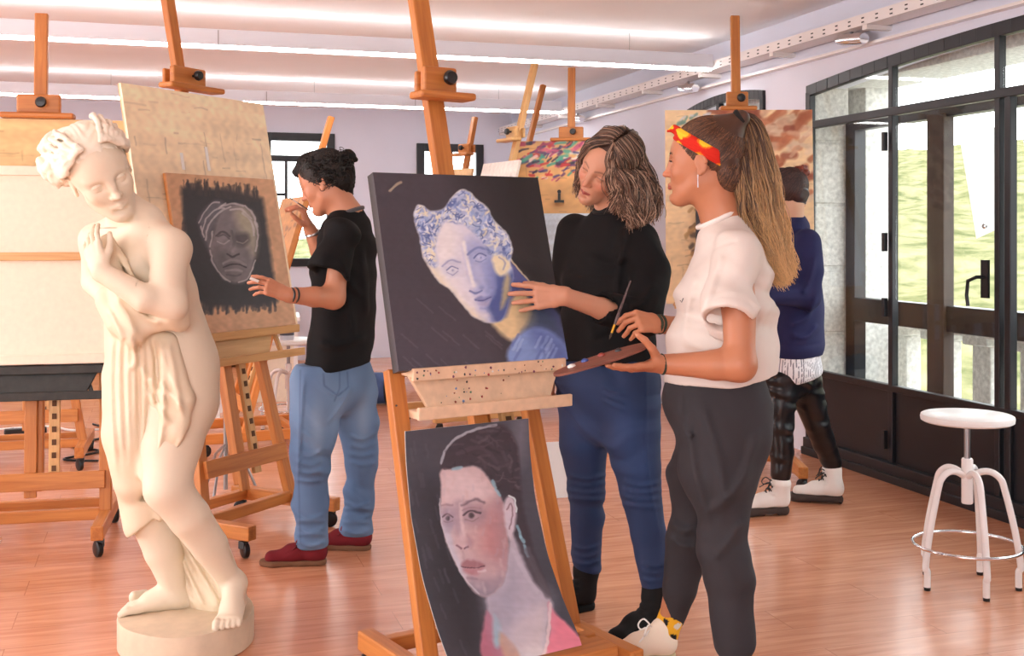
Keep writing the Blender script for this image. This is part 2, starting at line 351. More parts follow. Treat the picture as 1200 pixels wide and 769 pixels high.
# hillside
def hill():
    rs = np.concatenate([np.linspace(16, 60, 24), np.linspace(64, 420, 70)]); ds = np.linspace(-60, 620, 170)
    R_, D_ = np.meshgrid(rs, ds, indexing='ij'); rng = np.random.RandomState(3)
    base = -9+ (R_-16)*.135 + np.clip(R_-60, 0, None)*.012
    Z = base.copy()
    for k in range(60):
        f = rng.uniform(.02, .5); a = rng.uniform(0, 6.28); p = rng.uniform(0, 6.28)
        Z += .25/f**.45*.35*np.sin((R_*math.cos(a)+D_*math.sin(a))*f+p)
    V = [(x*CT-y*ST, x*ST+y*CT, z) for x, y, z in zip(R_.ravel(), D_.ravel(), Z.ravel())]
    m = len(ds); Fc = [(i*m+j, i*m+j+1, (i+1)*m+j+1, (i+1)*m+j)[::-1] for i in range(len(rs)-1) for j in range(m-1)]
    b = MB(); b._add(V, Fc, V, True)
    mt = bpy.data.materials.new('hillside_scrub'); mt.use_nodes = True; N = mt.node_tree.nodes; L = mt.node_tree.links; p = N['Principled BSDF']
    t = N.new('ShaderNodeTexCoord'); n = N.new('ShaderNodeTexNoise'); n.inputs['Scale'].default_value = .22; n.inputs['Detail'].default_value = 9; n.inputs['Roughness'].default_value = .68
    L.new(t.outputs['Object'], n.inputs['Vector']); r = N.new('ShaderNodeValToRGB'); e = r.color_ramp.elements
    e[0].position = .38; e[0].color = (*srgb(72, 76, 52), 1); e[1].position = .62; e[1].color = (*srgb(116, 112, 86), 1)
    L.new(n.outputs[0], r.inputs[0]); L.new(r.outputs[0], p.inputs['Base Color']); p.inputs['Roughness'].default_value = 1; p.inputs['Specular IOR Level'].default_value = 0
    return struct(b.build('hillside', mt), 'scrub covered hillside beyond the windows')
hill()
# ------------------------------------------------------------------ ceiling lights and cable tray
M['lamp'] = mat('lamp_diffuser', (1, .98, .95), .5, emit=20.0)
M['uplamp'] = mat('uplight_diffuser', (1, .98, .95), .5, emit=7.0)
M['lampbody'] = mat('lamp_body', srgb(214, 214, 222), .4)
def ceiling_light(d, r0, r1, z, label, joints):
    t = thing('ceiling_light', label, 'ceiling light', rm((r0+r1)/2, d, z), TH, 'long hanging ceiling lights')
    L_ = (r1-r0); b = MB(); b.box((0, 0, .05), (L_, .055, .085)); b.box((0, -.0265, .096), (L_, .003, .010)); b.box((0, .0265, .096), (L_, .003, .010)); b.build('light_body', M['lampbody'], t, bevel=.003)
    b = MB(); b.box((0, 0, 0.0), (L_-.02, .05, .018)); b.build('diffuser', M['lamp'], t)
    b = MB(); b.box((0, 0, .0935), (L_-.04, .036, .004)); b.build('uplight', M['uplamp'], t)
    for q in joints: b = MB(); b.box((q-(r0+r1)/2, 0, .05), (.006, .058, .09)); b.build('joint', M['steelrod'], t)
    for q in np.linspace(-L_/2+.5, L_/2-.6, 5): b = MB(); b.tube([(q, 0, .09), (q, 0, CZ-z)], .0018, 6); b.build('wire', M['steelrod'], t)
ceiling_light(7.1, -3.4, 3.60, 2.44, 'nearer long hanging light bar crossing above all the easels', (-1.35, .35))
ceiling_light(10.1, -4.2, 3.58, 2.45, 'farther hanging light bar, lower in view near the back wall', (.9, 2.2))
t = thing('cable_tray', 'white perforated cable tray along the top of the window wall', 'cable tray', (0, 0, 0), TH)
b = MB(); rbox(b, RW-.16, RW-.03, 1.0, 12.2, 2.44, 2.447); rbox(b, RW-.163, RW-.157, 1.0, 12.2, 2.44, 2.50); rbox(b, RW-.033, RW-.027, 1.0, 12.2, 2.44, 2.50); b.build('tray', M['whitem'], t)
b = MB()
for k in range(90):
    for j in (0, 1): b.box((RW-.1635, 1.1+k*.125, 2.456+j*.022), (.003, .022, .007))
tag(b.build('slot', M['blackm'], t), kind='stuff')
b = MB()
for k in range(12): b = MB(); rbox(b, RW-.16, RW-.0, 1.4+k*.98, 1.44+k*.98, 2.415, 2.44); b.build('bracket', M['whitem'], t)
b = MB(); rbox(b, RW-.05, RW-.002, 1, 12.2, 2.36, 2.375); b.build('conduit', M['whitem'], t)
for k, (d, z) in enumerate(((5.55, 2.39), (7.6, 2.37), (9.9, 2.37))):
    tt = thing('spotlight', ['small metal lamp under the cable tray near the big window', 'small metal lamp under the cable tray above the brown haired woman', 'small metal lamp under the cable tray far back'][k], 'lamp', rm(RW-.1, d, z), TH, 'small lamps under the cable tray')
    b = MB(); b.lathe([(.0, 0), (.03, .0), (.034, .06), (.034, .2), (.028, .24), (.0, .242)], (0, -.12, -.005), 16, (0, 1, .12)); b.build('lamp_body', M['chrome'], tt)
    b = MB(); b.beam((0, 0, 0), (0, 0, .06), .015, .015); b.build('bracket', M['steelrod'], tt)
# ------------------------------------------------------------------ painted panels: every brush mark is laid on the flat panel itself
def spline(pts, n=6, closed=True):
    P_ = np.array(pts, float); m = len(P_); out = []
    rng = range(m) if closed else range(m-1)
    for i in rng:
        if closed: p0, p1, p2, p3 = P_[i-1], P_[i], P_[(i+1) % m], P_[(i+2) % m]
        else: p0, p1, p2, p3 = P_[max(i-1, 0)], P_[i], P_[i+1], P_[min(i+2, m-1)]
        for k in range(n):
            t = k/n; out.append(.5*((2*p1)+(-p0+p2)*t+(2*p0-5*p1+4*p2-p3)*t*t+(-p0+3*p1-3*p2+p3)*t**3))
    if not closed: out.append(P_[-1])
    return np.array(out)
class Painter:
    "quad: where the panel's four corners (TL, TR, BR, BL) fall on the drawing sheet the strokes are written in"
    def __init__(s, quad, nx, ny, base, seed=0):
        s.nx, s.ny = nx, ny
        src = [(0,1),(1,1),(1,0),(0,0)]; A = []; B = []
        for (u, v), (x, y) in zip(src, quad):
            A.append([u, v, 1, 0, 0, 0, -x*u, -x*v]); B.append(x); A.append([0, 0, 0, u, v, 1, -y*u, -y*v]); B.append(y)
        h = np.linalg.solve(np.array(A, float), np.array(B, float)); U, V = np.meshgrid(np.linspace(0, 1, nx), np.linspace(0, 1, ny))
        w = h[6]*U+h[7]*V+1; s.X = (h[0]*U+h[1]*V+h[2])/w; s.Y = (h[3]*U+h[4]*V+h[5])/w; s.U, s.V = U, V
        s.rng = np.random.RandomState(seed); s.C = np.ones((ny, nx, 3))*np.array(base)/255.
        # brush wobble
        s.X0, s.Y0 = s.X.copy(), s.Y.copy()
        s.X = s.X+.5*s.noise(.4)+.12*s.noise(1.1); s.Y = s.Y+.5*s.noise(.4)+.12*s.noise(1.0)
    def noise(s, f, n=7, ang=None, an=1.0):
        o = 0
        for k in range(n):
            a = s.rng.uniform(0, 6.28); p = s.rng.uniform(0, 6.28); ff = f*s.rng.uniform(.5, 1.6)
            x, y = s.X0, s.Y0
            if ang is not None: x, y = (x*math.cos(ang)+y*math.sin(ang))/an, (-x*math.sin(ang)+y*math.cos(ang))
            o = o+np.sin((x*math.cos(a)+y*math.sin(a))*ff+p+1.5*np.sin(y*ff*.7+p))
        return o/n**.5/1.2
    K = None
    def mix(s, m, col, a=1.0):
        m = np.clip(m*a, 0, 1)
        if s.K is not None: m = m*s.K
        m = m[..., None]; s.C = s.C*(1-m)+np.array(col)/255.*m
    def segd(s, pts):
        d = np.full(s.X.shape, 1e9)
        for p, q in zip(pts[:-1], pts[1:]):
            v = q-p; L = v@v+1e-9; t = np.clip(((s.X-p[0])*v[0]+(s.Y-p[1])*v[1])/L, 0, 1)
            d = np.minimum(d, (s.X-p[0]-t*v[0])**2+(s.Y-p[1]-t*v[1])**2)
        return np.sqrt(d)
    def poly(s, pts, col, soft=1.0, a=1.0, smooth=True, tex=0):
        p = spline(pts, 5) if smooth else np.array(pts, float)
        ins = np.zeros(s.X.shape, bool); n = len(p)
        for i in range(n):
            x1, y1 = p[i]; x2, y2 = p[(i+1) % n]
            c = ((y1 > s.Y) != (y2 > s.Y)); 
            if y1 != y2: ins ^= c & (s.X < (x2-x1)*(s.Y-y1)/(y2-y1)+x1)
        d = s.segd(np.vstack([p, p[:1]])); sd = np.where(ins, d, -d)
        m = np.clip(sd/soft*.5+.5, 0, 1)
        if tex: m = m*np.clip(1-tex+tex*1.4*s.noise(.35), 0, 1)
        s.mix(m, col, a)
    def stroke(s, pts, w, col, a=1.0, soft=None, curve=True):
        p = spline(pts, 5, False) if curve and len(pts) > 2 else np.array(pts, float)
        d = s.segd(p); soft = soft or max(.5, w*.4); s.mix(np.clip((w/2-d)/soft+.5, 0, 1), col, a)
    def mask(s, pts, soft=1.2):
        k, c = s.K, s.C; s.K = None; s.C = np.zeros_like(c); s.poly(pts, (255,255,255), soft); m = s.C[..., 0]; s.C = c; s.K = k; return m
    def curls(s, pts, n, cols, w=(1.2, 3.0), l=(5, 13), a=.7, flow=None):
        "short curved dabs scattered inside a region"
        q = spline(pts, 4); x0, y0 = q.min(0); x1, y1 = q.max(0); k = s.K; m = s.mask(pts, 2.0); s.K = m if k is None else m*k
        for i in range(n):
            x, y = s.rng.uniform(x0, x1), s.rng.uniform(y0, y1); t = s.rng.uniform(0, 6.28) if flow is None else flow(x, y)+s.rng.normal()*.25; L_ = s.rng.uniform(*l); cv = s.rng.uniform(-1.6, 1.6) if flow is None else s.rng.normal()*.3
            P_ = [(x, y)]
            for j in range(3): t += cv*.6; P_.append((P_[-1][0]+L_/3*math.cos(t), P_[-1][1]+L_/3*math.sin(t)))
            s.stroke(P_, s.rng.uniform(*w), cols[s.rng.randint(len(cols))], a)
        s.K = k
    def blob(s, x, y, rx, ry, col, a=1.0, rot=0.0, p=1.0):
        c, si = math.cos(rot), math.sin(rot); dx, dy = s.X-x, s.Y-y; q = ((dx*c+dy*si)/rx)**2+((-dx*si+dy*c)/ry)**2
        s.mix(np.exp(-q**p*1.2), col, a)
    def grain(s, amp, f=.5, ang=None, an=1.0): s.C = np.clip(s.C*(1+amp*s.noise(f, 9, ang, an)[..., None]), 0, 1)
def lin(c): c = np.clip(c, 0, 1); return np.where(c <= .04045, c/12.92, ((c+.055)/1.055)**2.4)
def panel(name, p, W, Hh, thick, parent, edge=(60, 56, 54), prof=None, m=None, x0=None):
    "front face grid facing -y (local x across, z up), solid back"
    nx, ny = p.nx, p.ny; xs = (p.U-.5)*W; zs = p.V*Hh
    if prof is None: ys = np.zeros_like(xs)
    else: ys = np.interp(p.V[:, 0], [q[0] for q in prof], [q[1] for q in prof])[:, None]+0*xs; 
    if prof is not None:
        k = np.ones(41)/41; col = np.convolve(np.pad(ys[:, 0], 20, mode='edge'), k, 'valid'); ys = col[:, None]+0*xs
    V = np.stack([xs, ys, zs], -1).reshape(-1, 3); Bk = V+np.array([0, thick, 0]); n = nx*ny
    i = np.arange(n).reshape(ny, nx); q = np.stack([i[:-1, :-1], i[:-1, 1:], i[1:, 1:], i[1:, :-1]], -1).reshape(-1, 4)
    e = []
    ring = list(i[0, :])+list(i[1:, -1])+list(i[-1, -2::-1])+list(i[-2:0:-1, 0])
    m_ = len(ring); e = np.array([(ring[k], ring[k]+n, ring[(k+1) % m_]+n, ring[(k+1) % m_]) for k in range(m_)])
    Fc = np.vstack([q, (q+n)[:, ::-1], e]); C = lin(p.C.reshape(-1, 3))
    VV = np.vstack([V, Bk]); CC = np.vstack([C, np.tile(lin(np.array(edge)/255.), (n, 1))])
    return npmesh(name, VV, Fc, m or M['paint'], parent, CC, smooth=False)
def npmesh(name, V, Fc, m, parent=None, C=None, smooth=True, loc=None):
    me = bpy.data.meshes.new(name); me.vertices.add(len(V)); me.vertices.foreach_set('co', np.asarray(V, np.float32).ravel())
    k = Fc.shape[1]; me.loops.add(Fc.size); me.loops.foreach_set('vertex_index', Fc.astype(np.int32).ravel())
    me.polygons.add(len(Fc)); me.polygons.foreach_set('loop_start', np.arange(0, Fc.size, k, dtype=np.int32))
    me.update(calc_edges=True); me.polygons.foreach_set('use_smooth', np.full(len(Fc), smooth))
    if C is not None:
        a = me.color_attributes.new('Col', 'FLOAT_COLOR', 'POINT'); c4 = np.ones((len(V), 4), np.float32); c4[:, :3] = C; a.data.foreach_set('color', c4.ravel())
    me.materials.append(m); me.validate(); o = bpy.data.objects.new(name, me); COL.objects.link(o)
    if parent is not None:
        o.parent = parent
    return o

def paint_blue_head():
    p = Painter([(424,204),(609,212),(641,420),(452,436)], 300, 300, (66,63,72), 1)
    p.poly([(540,190),(620,190),(660,440),(600,440),(575,330)], (27,26,29), 40)
    p.poly([(430,380),(520,380),(600,430),(450,450)], (82,79,92), 50, .5)
    for k in range(14):
        x, y = p.rng.uniform(455, 560), p.rng.uniform(340, 425); p.stroke([(x,y),(x+18,y+16)], 2, (112,110,124), .3)
    p.stroke([(443,226),(450,219),(456,216)], 3, (178,164,140), .8)
    # neck and shoulder
    p.poly([(572,300),(579,308),(603,336),(632,370),(645,425),(576,424),(579,399),(560,380)], (84,92,148), 1.5, smooth=False)
    p.poly([(598,345),(625,365),(640,400),(612,392),(592,390),(590,360)], (58,78,100), 10, .8)
    p.poly([(590,342),(597,348),(600,366),(594,382),(579,399),(556,378),(572,372),(580,350)], (226,204,158), 3)
    p.poly([(590,360),(600,355),(604,378),(590,392)], (150,146,128), 6, .6)
    p.poly([(578,426),(579,402),(586,394),(600,385),(622,388),(645,412),(645,428)], (128,156,212), 2.5)
    p.poly([(600,388),(622,390),(642,412),(640,426),(618,420)], (82,100,168), 8, .7)
    for k in range(16):
        x, y = p.rng.uniform(585, 632), p.rng.uniform(392, 415); p.stroke([(x,y),(x-6,y+12)], 3, [(150,178,226),(92,110,180),(170,196,232)][k % 3], .5)
    p.stroke([(577,304),(603,336),(608,342)], 1.8, (196,186,160), .95)
    # head mass
    head = [(470,256),(474,243),(481,244),(486,248),(492,250),(503,247),(510,239),(521,226),(531,227),(540,236),(553,247),(559,260),(570,271),(577,281),(580,296),(578,309),(581,322),(577,350),(569,374),(556,379),(540,374),(529,364),(511,341),(497,330),(481,304),(477,281),(473,268)]
    p.poly(head, (206,214,234), 1.4); p.K = p.mask(head, 1.4)
    p.poly([(498,262),(512,254),(530,262),(545,280),(556,300),(557,330),(545,368),(556,378),(530,363),(512,338),(499,318),(494,290)], (218,217,232), 5)
    p.poly([(498,266),(512,262),(520,285),(516,315),(530,350),(548,372),(528,362),(511,340),(499,325),(492,295)], (236,233,234), 8, .8)
    p.poly([(478,290),(497,318),(512,338),(530,360),(555,376),(530,380),(505,350),(485,325),(470,300)], (236,226,202), 4, .8)
    # shaded right side, jaw, neck edge
    p.poly([(532,283),(552,288),(562,312),(564,335),(558,352),(562,366),(570,372),(556,378),(546,366),(545,340),(539,318)], (150,164,216), 9, .8)
    p.poly([(561,312),(574,322),(586,316),(592,338),(584,352),(576,371),(562,380),(552,358),(560,342)], (74,92,154), 4, .95)
    p.poly([(573,322),(578,330),(575,350),(567,364),(569,342)], (196,182,140), 2.5, .85)
    p.poly([(552,300),(560,306),(563,330),(556,350),(552,330)], (120,136,196), 5, .6)
    # ear
    p.poly([(558,300),(567,297),(577,306),(577,316),(568,325),(560,318)], (232,222,190), 2); p.stroke([(566,303),(572,309),(570,317)], 2, (150,158,190), .7)
    # features
    p.poly([(527,288),(535,292),(540,318),(548,338),(543,345),(536,344),(534,330),(529,310)], (160,172,216), 4, .7)
    p.stroke([(526,286),(531,312),(536,332)], 4.0, (240,238,238), .8, soft=2.5); p.blob(537,336,4.5,4,(242,240,240),.8)
    p.stroke([(533,343),(539,345),(546,342)], 2.2, (92,104,164), .8, soft=1.4); p.blob(546,338,3,3.5,(130,142,196),.7)
    p.poly([(503,312),(511,306),(522,308),(523,322),(512,326),(504,321)], (196,200,222), 4, .7); p.poly([(531,298),(543,292),(554,294),(556,306),(545,311),(534,307)], (156,168,212), 4, .7)
    p.stroke([(502,314),(511,307),(522,309)], 2.0, (136,146,190), .7, soft=1.5); p.stroke([(530,300),(542,292),(554,295)], 2.4, (104,118,178), .75, soft=1.6)
    p.blob(514,318,6,4,(224,226,236),.9); p.stroke([(507,318),(513,314),(520,317)], 1.5, (112,120,168), .85); p.stroke([(508,321),(514,324),(520,320)], 1.2, (140,146,188), .7); p.blob(514,318.5,1.6,1.6,(120,130,180),.7)
    p.blob(544,304,5.5,3.6,(206,212,236),.9); p.stroke([(537,304),(543,299),(551,301)], 1.6, (88,98,156), .85); p.stroke([(539,307),(545,309),(551,305)], 1.2, (120,130,182), .7); p.blob(545,304,1.6,1.6,(100,112,170),.7)
    p.poly([(538,352),(545,348),(549,349.5),(557,349),(552,353),(544,355)], (128,138,192), 1.4, .9); p.poly([(541,356),(550,354.5),(556,352),(553,359),(546,360)], (172,172,208), 1.8, .9)
    p.stroke([(539,353),(548,353),(556,350)], 1, (74,80,138), .85); p.stroke([(545,362),(551,363)], 2.5, (140,150,200), .5, soft=2); p.blob(550,370,7,4,(232,226,230),.7)
    # hair: masses of short curling dabs over darker hollows
    hl = [(470,256),(474,243),(481,244),(486,248),(492,250),(504,250),(505,258),(497,274),(493,292),(496,312),(488,312),(479,296),(476,278)]
    hr_ = [(503,249),(510,238),(521,225),(531,226),(541,236),(554,247),(560,260),(571,271),(578,281),(581,296),(578,306),(568,300),(556,300),(550,288),(540,276),(528,266),(512,262),(503,260)]
    for reg, n_ in ((hl, 150), (hr_, 300)):
        p.poly(reg, (168,182,216), 3, .9); p.curls(reg, n_//3, [(92,112,176),(108,132,192),(80,98,160)], (2,4.5), (6,14), .6); p.curls(reg, n_, [(206,218,238),(226,226,216),(236,228,200),(190,206,234),(150,172,216),(236,238,240)], (1.2,2.8), (5,12), .75); p.curls(reg, n_//3, [(70,88,148),(96,116,178)], (.9,1.6), (5,10), .7)
    p.stroke([(470,256),(474,243),(482,245)], 2, (230,236,232), .7); p.stroke([(510,239),(521,226),(532,227),(541,237),(554,248),(560,261),(571,272),(578,283),(579,300)], 1.6, (232,232,214), .7)
    p.K = None
    p.grain(.02, .5); p.C = np.clip(p.C*1.0, 0, 1)
    return p
def paint_portrait():
    p = Painter([(474,526),(618,505),(678,756),(520,795)], 240, 360, (72,74,84), 2)
    p.poly([(560,500),(640,500),(640,640),(600,560)], (92,94,106), 30, .6); p.poly([(500,600),(535,600),(575,700),(560,780),(520,760)], (42,43,50), 25, .9)
    for k in range(40):
        x, y = p.rng.uniform(480, 545), p.rng.uniform(530, 760); p.stroke([(x,y),(x+4,y+14)], 3, (100,102,114), .22)
    p.poly([(600,507),(620,505),(618,560)], (140,138,150), 10, .6)
    hair = [(521,556),(530,537),(557,520),(588,514),(611,538),(622,590),(630,625),(640,662),(653,708),(641,712),(624,670),(612,640),(602,600),(586,580),(565,562),(540,566),(523,572)]
    p.poly(hair, (66,60,68), 2.5); p.stroke([(521,560),(524,546),(534,532),(557,520),(580,514)], 3, (196,204,216), .75); p.stroke([(560,528),(590,540),(606,566)], 4, (92,86,96), .5)
    p.stroke([(540,548),(566,540),(588,556)], 5, (88,80,90), .5)
    # neck, shirt
    p.poly([(575,708),(598,690),(610,640),(618,650),(634,690),(653,712),(640,740),(634,775),(585,800),(578,750)], (186,180,194), 2.5)
    p.poly([(577,712),(600,695),(612,670),(614,700),(600,735),(582,742)], (150,148,166), 8, .8); p.poly([(596,745),(626,720),(644,716),(628,760),(600,768)], (222,206,204), 6, .8)
    p.poly([(574,724),(566,740),(557,775),(600,800),(600,770),(584,745)], (172,108,128), 2); p.poly([(582,728),(576,745),(574,762),(584,756),(586,740)], (146,190,206), 2.5, .9); p.poly([(584,746),(582,770),(600,785),(600,765)], (196,150,118), 2.5, .9)
    p.poly([(648,712),(654,722),(680,752),(684,775),(620,790),(634,760),(643,740)], (226,132,152), 2); p.stroke([(650,714),(642,740),(630,770)], 3.5, (236,214,216), .9)
    p.poly([(604,765),(628,758),(634,775),(610,790)], (232,222,220), 4, .7)
    # face
    p.poly([(575,708),(600,690),(612,650),(634,690),(650,712),(620,760),(585,770)], (176,172,190), 14, .5)
    face = [(522,568),(524,590),(525,621),(529,640),(534,656),(549,686),(561,704),(574,709),(590,700),(600,686),(606,660),(606,640),(602,606),(586,582),(564,562),(540,566)]
    p.poly(face, (202,178,182), 1.6); p.K = p.mask(face, 1.6)
    p.poly([(524,575),(560,568),(582,588),(574,606),(545,604),(524,608)], (220,202,206), 10, .8)
    p.poly([(574,618),(600,608),(608,650),(594,674),(572,660)], (186,132,134), 14, .85); p.poly([(588,600),(610,600),(610,660),(598,690),(594,650)], (160,130,140), 9, .6)
    p.poly([(522,620),(536,634),(546,662),(562,692),(548,694),(530,656)], (198,200,216), 5, .8)
    p.poly([(556,692),(574,688),(600,684),(590,706),(574,712),(560,706)], (138,130,146), 6, .85); p.poly([(558,664),(592,668),(596,690),(575,696),(554,688)], (186,160,168), 8, .6)
    p.poly([(527,612),(542,612),(544,632),(534,636),(527,628)], (148,140,162), 5, .75); p.poly([(551,606),(576,604),(580,622),(566,630),(552,626)], (160,136,148), 6, .75)
    p.poly([(541,604),(549,602),(552,628),(547,648),(541,630)], (172,152,166), 4, .7); p.stroke([(549,606),(551,628),(555,645)], 4.5, (226,208,210), .6, soft=3)
    p.blob(533,622,6.5,4,(196,184,194),.6); p.blob(562,619,8,4.5,(200,184,190),.6)
    p.stroke([(526,608),(539,607)], 2.2, (122,98,108), .5, soft=1.8); p.stroke([(550,607),(566,600),(577,603)], 3.0, (92,76,88), .62, soft=2.2)
    p.stroke([(527,621),(533,618),(540,621)], 1.8, (78,64,74), .8, soft=1.2); p.blob(534,622.5,3.0,3.0,(64,56,64),.95,p=2); p.stroke([(529,626),(534,627),(540,625)], 1.3, (132,112,122), .6)
    p.stroke([(553,618),(561,613),(573,615)], 2.2, (68,56,66), .85, soft=1.3); p.blob(562,618.5,3.6,3.4,(66,58,64),.95,p=2); p.stroke([(555,623),(562,625),(571,620)], 1.4, (140,116,124), .6); p.stroke([(551,613),(560,609),(573,610)], 1.3, (150,124,132), .6)
    p.poly([(542,646),(549,640),(559,644),(561,651),(553,656),(544,653)], (206,180,186), 3, .8); p.stroke([(544,653),(549,656)], 2.4, (118,86,100), .8, soft=1.4); p.stroke([(553,656),(558,654)], 2.2, (104,74,88), .85, soft=1.2); p.poly([(557,640),(564,648),(561,655),(556,650)], (164,128,136), 3, .7)
    p.stroke([(551,660),(553,668)], 3, (178,156,164), .6, soft=2)
    p.poly([(549,674),(556,668),(561,670),(566,669),(578,675),(565,678),(552,678)], (158,112,120), 1.6, .9); p.poly([(551,679),(565,678.5),(576,677),(568,685),(556,685)], (178,128,136), 2, .9); p.stroke([(549,677),(562,678),(577,675.5)], 1.2, (90,58,72), .85)
    p.stroke([(556,689),(566,690)], 3, (138,120,136), .6, soft=2); p.stroke([(569,682),(578,680)], 2.4, (220,214,222), .6, soft=1.5); p.blob(566,697,5,4,(196,178,190),.6)
    for k in range(70): x, y = p.rng.uniform(524,606), p.rng.uniform(566,706); p.stroke([(x,y),(x+p.rng.uniform(-3,3),y+p.rng.uniform(4,9))], 3, [(222,206,212),(190,158,164),(176,170,186),(206,176,174)][k % 4], .22, soft=2)
    p.K = None
    p.curls([(521,556),(530,538),(557,521),(588,515),(610,538),(620,590),(602,598),(586,578),(565,560),(540,564),(523,570)], 90, [(92,84,92),(52,46,54),(110,100,108),(74,66,74)], (1.5,3.5), (8,18), .5, flow=lambda x, y: math.atan2(y-640, x-560)+1.57)
    p.poly([(601,606),(606,595),(613,598),(617,610),(615,630),(610,645),(604,634)], (206,196,208), 2); p.stroke([(605,610),(610,603),(612,616),(608,632)], 2, (138,116,128), .8); p.stroke([(607,594),(614,598),(617,612)], 2, (220,236,240), .9)
    for q in ([(585,578),(590,585)],[(590,588),(596,594)],[(536,566),(546,564)],[(618,628),(622,640)],[(626,650),(630,662)],[(622,640),(626,646)]): p.stroke(q, 3.5, (150,198,216), .75)
    p.stroke([(612,655),(624,680),(636,700)], 5, (200,196,208), .4); p.stroke([(523,600),(527,632),(537,660),(552,690),(566,706)], 1.6, (214,218,228), .55)
    p.stroke([(630,655),(640,680),(648,704)], 8, (96,92,102), .7)
    p.grain(.02, .5)
    return p
def paint_grey_head():
    p = Painter([(180,193),(303,205),(335,371),(213,384)], 240, 280, (210,166,130), 3)
    p.poly([(198,210),(212,212),(250,214),(292,226),(300,270),(313,345),(285,350),(236,350),(215,340),(205,270)], (44,43,50), 3, smooth=False)
    for k in range(90):
        t = p.rng.rand(); x = 203+t*85; y = 213+t*12; a = p.rng.uniform(-1.2, .2); l = p.rng.uniform(5, 16); p.stroke([(x,y+4),(x+l*math.sin(a)*.3,y-l*.9)], p.rng.uniform(1.2, 3), (56,50,52), .5)
    for k in range(60):
        t = p.rng.rand(); x = 225+t*86; y = 348-t*4; l = p.rng.uniform(4, 16); p.stroke([(x,y-5),(x+p.rng.uniform(-3,3),y+l*.8)], p.rng.uniform(2, 4), (48,46,52), .6)
    for k in range(5): p.stroke([(205+k*3,208),(202+k*3,260)], 4, (44,43,50), .6)
    p.poly([(219,250),(224,240),(232,230),(242,227),(250,234),(244,244),(236,262),(234,284),(226,272)], (96,94,104), 3)
    p.poly([(236,266),(233,281),(238,299),(246,312),(253,319),(266,323),(277,320),(284,304),(287,268),(283,247),(274,236),(262,231),(248,236),(240,250)], (122,116,122), 2.5)
    p.poly([(262,240),(276,240),(286,260),(285,290),(276,275),(266,258)], (186,178,150), 6, .7); p.poly([(240,285),(256,290),(262,316),(250,312),(240,300)], (90,86,94), 6, .6)
    for l in ([(220,252),(226,240),(234,230),(243,229)],[(224,262),(228,248),(238,238),(248,236)],[(228,272),(232,254),(244,240),(256,234)],[(246,234),(258,230),(270,234)],[(256,238),(268,238),(280,248)],[(270,242),(280,252),(284,268)],[(284,252),(288,268),(286,286)],[(234,284),(238,300),(248,314),(258,321)],[(284,304),(278,318),(268,322)],[(236,262),(234,280)],[(272,234),(282,244),(287,258)],[(226,268),(222,256)],[(286,296),(281,312)],[(243,236),(250,230)]):
        p.stroke(l, p.rng.uniform(1.5, 2.6), (196,190,194), .75)
    p.stroke([(240,267),(248,263),(256,268)], 2.2, (60,56,64), .9); p.blob(248,271,7,5,(142,138,144),.8); p.stroke([(242,274),(249,277),(256,273)], 1.6, (178,174,178), .7); p.stroke([(242,268),(249,266),(256,271)], 1.6, (74,70,78), .8)
    p.poly([(263,266),(276,266),(278,276),(268,280),(262,274)], (70,66,72), 3, .85); p.stroke([(264,275),(271,277),(277,273)], 1.4, (166,160,156), .6)
    p.stroke([(258,262),(261,276),(257,287)], 3, (92,88,94), .8); p.blob(260,284,4,5,(156,150,154),.7); p.stroke([(254,289),(260,292),(267,289)], 2.4, (52,48,56), .9)
    p.stroke([(250,300),(258,296),(268,297),(275,302)], 3, (146,140,144), .8); p.stroke([(250,304),(260,301),(270,302),(276,305)], 1.6, (52,48,56), .95); p.stroke([(253,308),(262,307),(271,309)], 3, (158,152,156), .7); p.stroke([(254,313),(262,314),(270,313)], 2, (80,76,84), .7)
    p.grain(.04, .5)
    return p
def board_paint(base, seed, splats, streaks=60, quad=((0,100),(100,100),(100,0),(0,0)), sc=1.0, fnx=None, nx=200, ny=240):
    p = Painter([(0,0),(100,0),(100,120),(0,120)], nx, ny, base, seed)
    b_ = np.array(base)
    for k in range(10): y = p.rng.uniform(0,120); p.stroke([(-5,y),(105,y+p.rng.uniform(-2,2))], p.rng.uniform(2,9), b_*p.rng.uniform(.86,1.06), .35, soft=3, curve=False)
    for k in range(streaks):
        x, y = p.rng.uniform(0,100), p.rng.uniform(0,120); L_ = p.rng.uniform(2,16); h = p.rng.rand() < .7
        p.stroke([(x,y),(x+(L_ if h else 0),y+(0 if h else L_))], p.rng.uniform(.35,.9), b_*p.rng.uniform(.5,.85), .38, curve=False)
    for (x0, x1, y0, y1, n, cols, w, l) in splats:
        for k in range(n):
            x, y = p.rng.uniform(x0,x1), p.rng.uniform(y0,y1); a = p.rng.uniform(-.9,.2); L_ = p.rng.uniform(.3,1)*l
            p.stroke([(x,y),(x+L_*math.cos(a),y+L_*math.sin(a))], p.rng.uniform(.4,1)*w, cols[p.rng.randint(len(cols))], .8)
    p.grain(.05, .25, 0.0, 4.0); p.grain(.03, .9)
    return p

M['notch'] = mat('notch_brown', srgb(92,60,36), .8)
